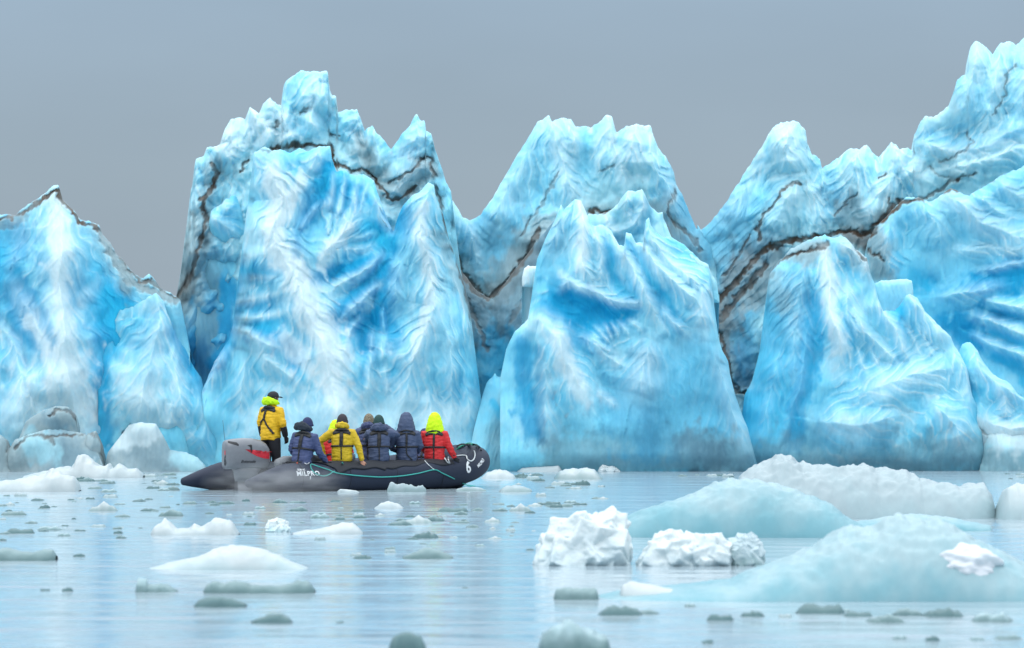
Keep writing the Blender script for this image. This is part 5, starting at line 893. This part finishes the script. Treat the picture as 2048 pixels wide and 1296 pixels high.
    if head_kind == 'beanie':
        V = []; Fc = []; nu, nv = 24, 10
        for j in range(nv+1):
            ph = -.12 + (math.pi/2 + .12)*j/nv; r = math.cos(ph)
            for i in range(nu):
                t = 2*math.pi*i/nu; k = 1 + (.05 if j < 2 else 0) + .015*math.sin(i*math.pi)
                V.append(HM @ Vector((math.cos(t)*r*.096*k, math.sin(t)*r*.116*k - .006, .005 + math.sin(ph)*.130 + (-.02*(1-math.sin(t)) if j == 0 else 0))))
        Fc = [(j*nu+i, j*nu+(i+1) % nu, (j+1)*nu+(i+1) % nu, (j+1)*nu+i) for j in range(nv) for i in range(nu)]
        h = obj('beanie', (V, Fc), hm_, root); m_ = h.modifiers.new('s', 'SOLIDIFY'); m_.thickness = .008
        q = [HM @ Vector((math.cos(2*math.pi*i/24)*.098, math.sin(2*math.pi*i/24)*.118 - .006, .002 - .012*(1-math.sin(2*math.pi*i/24)))) for i in range(25)]
        obj('turn_up', loft(q, [(.010, .022)]*25, 8), hm_, h)
    elif head_kind == 'cap':
        V = []; nu, nv = 24, 9
        for j in range(nv+1):
            ph = -.1 + (math.pi/2+.1)*j/nv; r = math.cos(ph)
            for i in range(nu):
                t = 2*math.pi*i/nu; V.append(HM @ Vector((math.cos(t)*r*.087, math.sin(t)*r*.108 - .004, .02 + math.sin(ph)**.8*.105 if ph > 0 else .02 + math.sin(ph)*.1)))
        h = obj('cap', (V, [(j*nu+i, j*nu+(i+1) % nu, (j+1)*nu+(i+1) % nu, (j+1)*nu+i) for j in range(nv) for i in range(nu)]), hm_, root); m_ = h.modifiers.new('s', 'SOLIDIFY'); m_.thickness = .006
        obj('peak', xf(loft([(0, .07, .03), (0, .12, .03), (0, .165, .015), (0, .175, .01)], [(.07, .006), (.072, .005), (.055, .004), (.02, .003)], 12), HM), hm_, h)
        obj('ear_muff', join(*[xf(loft([(s*.07, -.01, -.02), (s*.1, -.01, -.02)], [.035, .03], 12), HM) for s in (-1, 1)]), hm_, h)
    elif head_kind == 'hood':
        q = [(.0, -.01, -.165, .150, .120), (0, -.018, -.12, .152, .132), (0, -.016, -.05, .138, .136), (0, -.01, .03, .115, .126), (0, .0, .095, .092, .104), (0, .008, .140, .058, .066), (0, .012, .155, .02, .025)]
        hv = loft([HM @ Vector(p[:3]) for p in q], [(p[3]*1.03, p[4]*1.03) for p in q], 24, tuple(HM.to_3x3() @ Vector((0, 1, 0))))
        hme = remeshed('hood', hv, .012, 2)
        k = len(hme.vertices); gc = np.empty(k*3, np.float32); hme.vertices.foreach_get('co', gc); gc = gc.reshape(-1, 3); gn = np.empty(k*3, np.float32); hme.vertices.foreach_get('normal', gn); gn = gn.reshape(-1, 3)
        gc = gc + gn*(.006*noise(gc[:, 0]*16, gc[:, 2]*22, sd) + .003*noise(gc[:, 0]*35, gc[:, 2]*50, sd+1))[:, None]
        hm3 = np.array(HM.to_3x3()); lc = (gc - np.array(hc)) @ hm3        # open the face
        face = (lc[:, 1] > .05); lc[face, 1] = .05 + (lc[face, 1]-.05)*.25; gc = lc @ hm3.T + np.array(hc)
        hme.vertices.foreach_set('co', gc.astype(np.float32).ravel()); hme.update(); h = link('hood', hme, hm_, root)
        q = [HM @ Vector((math.cos(t)*.10, .07, .0 + math.sin(t)*.125)) for t in np.linspace(0, 2*math.pi, 25)]
        obj('hood_rim', loft(q, [.012]*25, 8, (0, 1, 0)), hm_, h)
    if hood_down:                       # a hood or collar rolled down behind the neck
        hd = cloth(*hood_down[:2]); dx, dz, sc_ = hood_down[2:5]
        q = [(-.15+dx, .05, .0), (-.13+dx, -.05, .02), (-.06+dx, -.12, .035), (.02+dx, -.13, .04), (.1+dx, -.09, .03), (.14+dx, .0, .01), (.14+dx, .06, 0)]
        hv = loft([up((x*sc_, y*sc_, .635 + z + dz)) for x, y, z in q], [(.02*sc_, .03*sc_), (.04*sc_, .055*sc_), (.055*sc_, .075*sc_), (.05*sc_, .085*sc_), (.045*sc_, .06*sc_), (.035*sc_, .05*sc_), (.02*sc_, .02*sc_)], 14)
        rme = remeshed('rolled_hood', hv, .012, 2)
        k = len(rme.vertices); gc = np.empty(k*3, np.float32); rme.vertices.foreach_get('co', gc); gc = gc.reshape(-1, 3); gn = np.empty(k*3, np.float32); rme.vertices.foreach_get('normal', gn); gn = gn.reshape(-1, 3)
        gc = gc + gn*(.011*noise(gc[:, 0]*18, gc[:, 2]*20 + gc[:, 1]*15, sd) + .005*noise(gc[:, 0]*40, gc[:, 2]*40, sd+1))[:, None]; rme.vertices.foreach_set('co', gc.astype(np.float32).ravel()); rme.update()
        link('rolled_hood', rme, hd, root)
    # ---- life vest: yoke behind the neck, back strap and belt laid on the jacket
    vm = cloth('vest_black', lin(24, 26, 30), .6)
    Mi = M.to_3x3()
    def strip(nm, pts, hw, m, off=.010, frm=-1):
        V = []; pp = smooth_path([(x, 0, z) for x, z in pts], 7)
        hws = np.interp(np.linspace(0, 1, len(pp)), np.linspace(0, 1, len(hw)), hw)
        d = (Mi @ Vector((0, -frm*1.0, 0))).normalized()
        for i, p in enumerate(pp):
            a = pp[max(0, i-1)]; c = pp[min(len(pp)-1, i+1)]; t = (c-a).normalized(); nn = Vector((t.z, 0, -t.x))
            for k in (-1, -.33, .33, 1):
                q = Vector(up(tuple(p + nn*hws[i]*k))) - d*.8
                h, nr, ix, di = bvh.ray_cast(q, d)
                if h is None: h = q + d*.8; nr = -d
                V.append(h + nr*off)
        n_ = len(pp); o = obj(nm, (V, [(i*4+k, i*4+k+1, (i+1)*4+k+1, (i+1)*4+k) for i in range(n_-1) for k in range(3)]), m, root)
        md = o.modifiers.new('s', 'SOLIDIFY'); md.thickness = .012; md.offset = 0; return o
    if vest:
        yk = [up((math.sin(t)*.125, -math.cos(t)*.105 - .005, .585 - .035*abs(math.sin(t))**2 - (.10*max(0, -math.cos(t))))) for t in np.linspace(-2.6, 2.6, 27)]
        link('life_vest_collar', remeshed('life_vest_collar', loft(yk, [(.022, .022)] + [(.045, .030)]*25 + [(.022, .022)], 12), .011, 2), vm, root)
        strip('yoke', [(-.17, .50), (-.09, .54), (0, .555), (.09, .54), (.17, .50)], [.025, .04, .045, .04, .025], vm)
        if vest == 'cross':
            strip('strap', [(-.02, .56), (-.04, .42), (-.05, .34)], [.026, .022, .02], vm); strip('strap', [(-.05, .36), (.02, .26), (.10, .16), (.17, .08)], [.016]*4, vm, .012); strip('strap', [(-.05, .36), (-.12, .30), (-.18, .24)], [.014]*3, vm, .012)
        else:
            w = .034 if vest == 'wide' else .02
            strip('strap', [(0, .55), (0, .40), (-.005, .27)], [w, w, w*1.05], vm, .013); strip('strap', [(-.005, .28), (.0, .12), (.0 if vest != 'curl' else .10, .0)], [.011]*3, vm, .012)
            ring = []; ax = Vector(up((0, 0, .26)))
            for i in range(49):
                t = 2*math.pi*i/48
                for dz in (-.016, .016):
                    dd = (Mi @ Vector((math.cos(t), math.sin(t), 0))).normalized(); c0 = Vector(up((0, 0, .26 + dz)))
                    lo = 0; h, nr, ix, di = bvh.ray_cast(c0 + dd*.0, dd); p = h if h is not None and di < .25 else c0 + dd*.21
                    ring.append(p + dd*.006)
            o = obj('belt', (ring, [(i*2, i*2+1, i*2+3, i*2+2) for i in range(48)]), vm, root); md = o.modifiers.new('s', 'SOLIDIFY'); md.thickness = .01
    return root
REST = dict(l=((-.27, .02, .27), (-.17, .26, .12)), r=((.27, .02, .27), (.17, .26, .12)))
def seat(px, t, z):                                 # a spot on the boat under photo column px
    r = (px - 1024)/F; c, s = math.cos(BA), math.sin(BA)
    q = (r*(BO_.y + t*c) - BO_.x + t*s)/(c - r*s)
    return b2w((q, t, z))
def build_people():
    NAVY = ('navy_jacket', lin(62, 74, 114)); NAVY2 = ('slate_jacket', lin(60, 74, 104)); YEL = ('yellow_jacket', lin(225, 178, 20)); YEL2 = ('mustard_jacket', lin(200, 168, 20)); RED = ('red_jacket', lin(205, 38, 42))
    DK = ('dark_trousers', lin(38, 42, 54)); BK = ('black_trousers', lin(24, 26, 34)); GY = ('grey_trousers', lin(120, 126, 134)); LIME = ('lime_hood', lin(205, 245, 10))
    rad = math.radians
    person('person standing at the stern in a yellow jacket and black cap, steering the boat', seat(541, -.05, .12), rad(-38), YEL, dict(l=((-.27, .0, .30), (-.26, .06, .04)), r=((.27, .02, .28), (.27, .12, .04))), BK, 'cap', ('cap_black', lin(30, 32, 40)), stand=True, lean=.06, head_turn=rad(-12), vest='cross', cuffs=.35, hood_down=('lime_roll', lin(190, 240, 10), -.02, .02, 1.0), size=1.04)
    person('person in a slate blue jacket and navy beanie, nearest the standing driver', seat(603, -1.0, .55), rad(-24), NAVY, dict(l=((-.28, .04, .24), (-.22, .24, .12)), r=((.30, .10, .24), (.36, .34, .10))), DK, 'beanie', ('beanie_navy', lin(28, 40, 82)), lean=.16, side=.07, head_tilt=.1, vest='wide', hood_down=('dark_hood', lin(36, 46, 58), -.05, .02, 1.1))
    person('person in a mustard yellow jacket and dark beanie with elbows out', seat(684, -1.0, .60), rad(-3), YEL2, dict(l=((-.44, .02, .36), (-.37, .10, .06)), r=((.32, -.02, .27), (.39, .0, -.02))), GY, 'beanie', ('beanie_brown', lin(48, 42, 48)), lean=.05, vest='wide', glove=False, hood_down=('mustard_jacket', lin(200, 168, 20), .0, .0, .85))
    person('person in red with a lime hood, almost hidden behind the mustard yellow jacket', seat(676, .1, .42), rad(5), RED, REST, DK, 'hood', LIME, lean=.1, side=-.05)
    person('person in slate blue with a mottled grey-brown hat, half hidden behind a neighbour', seat(737, -.55, .60), rad(-5), NAVY, dict(l=((-.30, .08, .42), (-.10, .22, .66)), r=((.30, .08, .42), (.10, .22, .66))), DK, 'beanie', ('hat_mottled', lin(120, 112, 95), .9, .9, 60, .9), lean=.04, hood_down=('navy_jacket', NAVY[1], 0, -.02, .95))
    person('person in slate blue with a dark green beanie, raising one arm to the face', seat(758, -1.02, .58), rad(4), NAVY2, dict(l=((-.27, .12, .40), (-.09, .22, .66)), r=((.36, .10, .49), (.12, .22, .69))), DK, 'beanie', ('beanie_green', lin(22, 62, 60)), lean=.07, vest='wide', head_tilt=.08, hood_down=('slate_jacket', NAVY2[1], 0, -.03, 1.05))
    person('person in slate blue with the slate hood up, left elbow out', seat(814, -1.0, .57), rad(2), NAVY2, dict(l=((-.33, .06, .27), (-.19, .27, .20)), r=((.27, .05, .27), (.17, .26, .14))), DK, 'hood', ('slate_hood', lin(68, 82, 110)), lean=.05, side=-.02, vest='curl')
    person('person in blue crouching low, only a shoulder showing between two hooded neighbours', seat(845, .25, .32), rad(-10), NAVY, REST, DK, 'beanie', ('beanie_navy', lin(28, 40, 82)), lean=.25)
    person('person in a red jacket with the lime yellow hood up, nearest the bow', seat(869, -1.0, .56), rad(-4), RED, dict(l=((-.26, .05, .27), (-.16, .26, .14)), r=((.29, .0, .27), (.40, .06, .05))), DK, 'hood', LIME, lean=.04, vest='plain')
# ------------------------------------------------------------------ camera, light, sky
def build_camera():
    cd = bpy.data.cameras.new('camera'); cam = bpy.data.objects.new('camera', cd); COL.objects.link(cam)
    cam.location = (0, 0, CH); cam.rotation_euler = (math.radians(90), 0, 0)
    cd.sensor_width = 36; cd.lens = F/2048*36; cd.shift_y = (HZ - 648)/2048
    cd.clip_start = .5; cd.clip_end = 20000
    cd.dof.use_dof = True; cd.dof.focus_distance = 74; cd.dof.aperture_fstop = 2.8
    scene.camera = cam
def build_light():
    el, az = math.radians(48), math.radians(-35)
    w = bpy.data.worlds.new('World'); scene.world = w; w.use_nodes = True
    nt = w.node_tree; N = nt.nodes; L = nt.links
    bg = N['Background']; bg.inputs['Strength'].default_value = .1
    sky = N.new('ShaderNodeTexSky'); sky.sky_type = 'NISHITA'; sky.sun_disc = False
    sky.sun_elevation = el; sky.sun_rotation = math.pi + az; sky.air_density = 1.5; sky.dust_density = 4
    tc = N.new('ShaderNodeTexCoord'); sp = N.new('ShaderNodeSeparateXYZ'); L.new(tc.outputs['Generated'], sp.inputs[0])
    cr = N.new('ShaderNodeValToRGB')
    els = cr.color_ramp.elements; els[0].position = 0; els[0].color = (*[c*.27 for c in lin(148,161,172)], 1)
    els[1].position = 1; els[1].color = (.58, .615, .65, 1)
    for p, c in ((.06, [c*.27 for c in lin(146,163,176)]), (.115, [c*.29 for c in lin(142,163,182)]), (.35,(.18,.215,.255)), (.6,(.40,.435,.47))):
        e = els.new(p); e.color = (*c, 1)
    L.new(sp.outputs['Z'], cr.inputs['Fac'])
    n = N.new('ShaderNodeTexNoise'); n.inputs['Scale'].default_value = 5; n.inputs['Detail'].default_value = 4
    mp = N.new('ShaderNodeMapping'); mp.inputs['Scale'].default_value = (1, 1, 3); L.new(tc.outputs['Generated'], mp.inputs[0]); L.new(mp.outputs[0], n.inputs['Vector'])
    mr = N.new('ShaderNodeMapRange'); mr.inputs['To Min'].default_value = 11.1; mr.inputs['To Max'].default_value = 12.5; mr.inputs['From Min'].default_value=.3; mr.inputs['From Max'].default_value=.7
    L.new(n.outputs['Fac'], mr.inputs['Value'])
    sc = N.new('ShaderNodeVectorMath'); sc.operation = 'SCALE'; L.new(cr.outputs[0], sc.inputs[0])
    s2 = N.new('ShaderNodeMath'); s2.operation = 'MULTIPLY'; s2.inputs[1].default_value = 3.7; L.new(mr.outputs[0], s2.inputs[0]); L.new(s2.outputs[0], sc.inputs['Scale'])
    mx = N.new('ShaderNodeMixRGB'); mx.inputs['Fac'].default_value = .94
    L.new(sky.outputs[0], mx.inputs[1]); L.new(sc.outputs[0], mx.inputs[2]); L.new(mx.outputs[0], bg.inputs['Color'])
    sd = bpy.data.lights.new('sun', 'SUN'); sd.energy = .6; sd.angle = math.radians(28); sd.color = (1, .97, .93)
    s = bpy.data.objects.new('sun', sd); COL.objects.link(s)
    d = Vector((math.sin(az)*math.cos(el), -math.cos(az)*math.cos(el), math.sin(el)))
    s.rotation_euler = d.to_track_quat('Z', 'Y').to_euler(); s.location = (0, 0, 60)
    scene.view_settings.view_transform = 'Standard'; scene.view_settings.look = 'None'
    scene.view_settings.exposure = 0.0; scene.view_settings.gamma = 1
    scene.cycles.use_denoising = True; scene.cycles.max_bounces = 8
def build_water():
    m, nt, b = mat('water'); N = nt.nodes; L = nt.links
    b.inputs['Base Color'].default_value = (*lin(160,176,184), 1); b.inputs['Roughness'].default_value = .12; b.inputs['IOR'].default_value = 1.333
    tc = N.new('ShaderNodeTexCoord')
    def nz(sx, sy, scale, det):
        mp = N.new('ShaderNodeMapping'); mp.inputs['Scale'].default_value = (sx, sy, 1); L.new(tc.outputs['Object'], mp.inputs[0])
        n = N.new('ShaderNodeTexNoise'); n.inputs['Scale'].default_value = scale; n.inputs['Detail'].default_value = det; L.new(mp.outputs[0], n.inputs['Vector']); return n
    n1 = nz(.35, 1, .9, 3); n2 = nz(.6, 1, 4.0, 2)
    a = N.new('ShaderNodeMath'); a.operation = 'MULTIPLY_ADD'; a.inputs[1].default_value = .12; L.new(n2.outputs['Fac'], a.inputs[0]); L.new(n1.outputs['Fac'], a.inputs[2])
    bp = N.new('ShaderNodeBump'); bp.inputs['Strength'].default_value = 1; bp.inputs['Distance'].default_value = .085
    L.new(a.outputs[0], bp.inputs['Height']); L.new(bp.outputs[0], b.inputs['Normal'])
    me = pm('water', [(-6000,-50,0),(6000,-50,0),(6000,12000,0),(-6000,12000,0)], [(0,1,2,3)], False)
    tag(link('water', me, m), kind='structure')
build_camera(); build_light(); build_water()
iceberg, ICE = build_iceberg()
build_floes(ICE)
build_boat()
build_people()
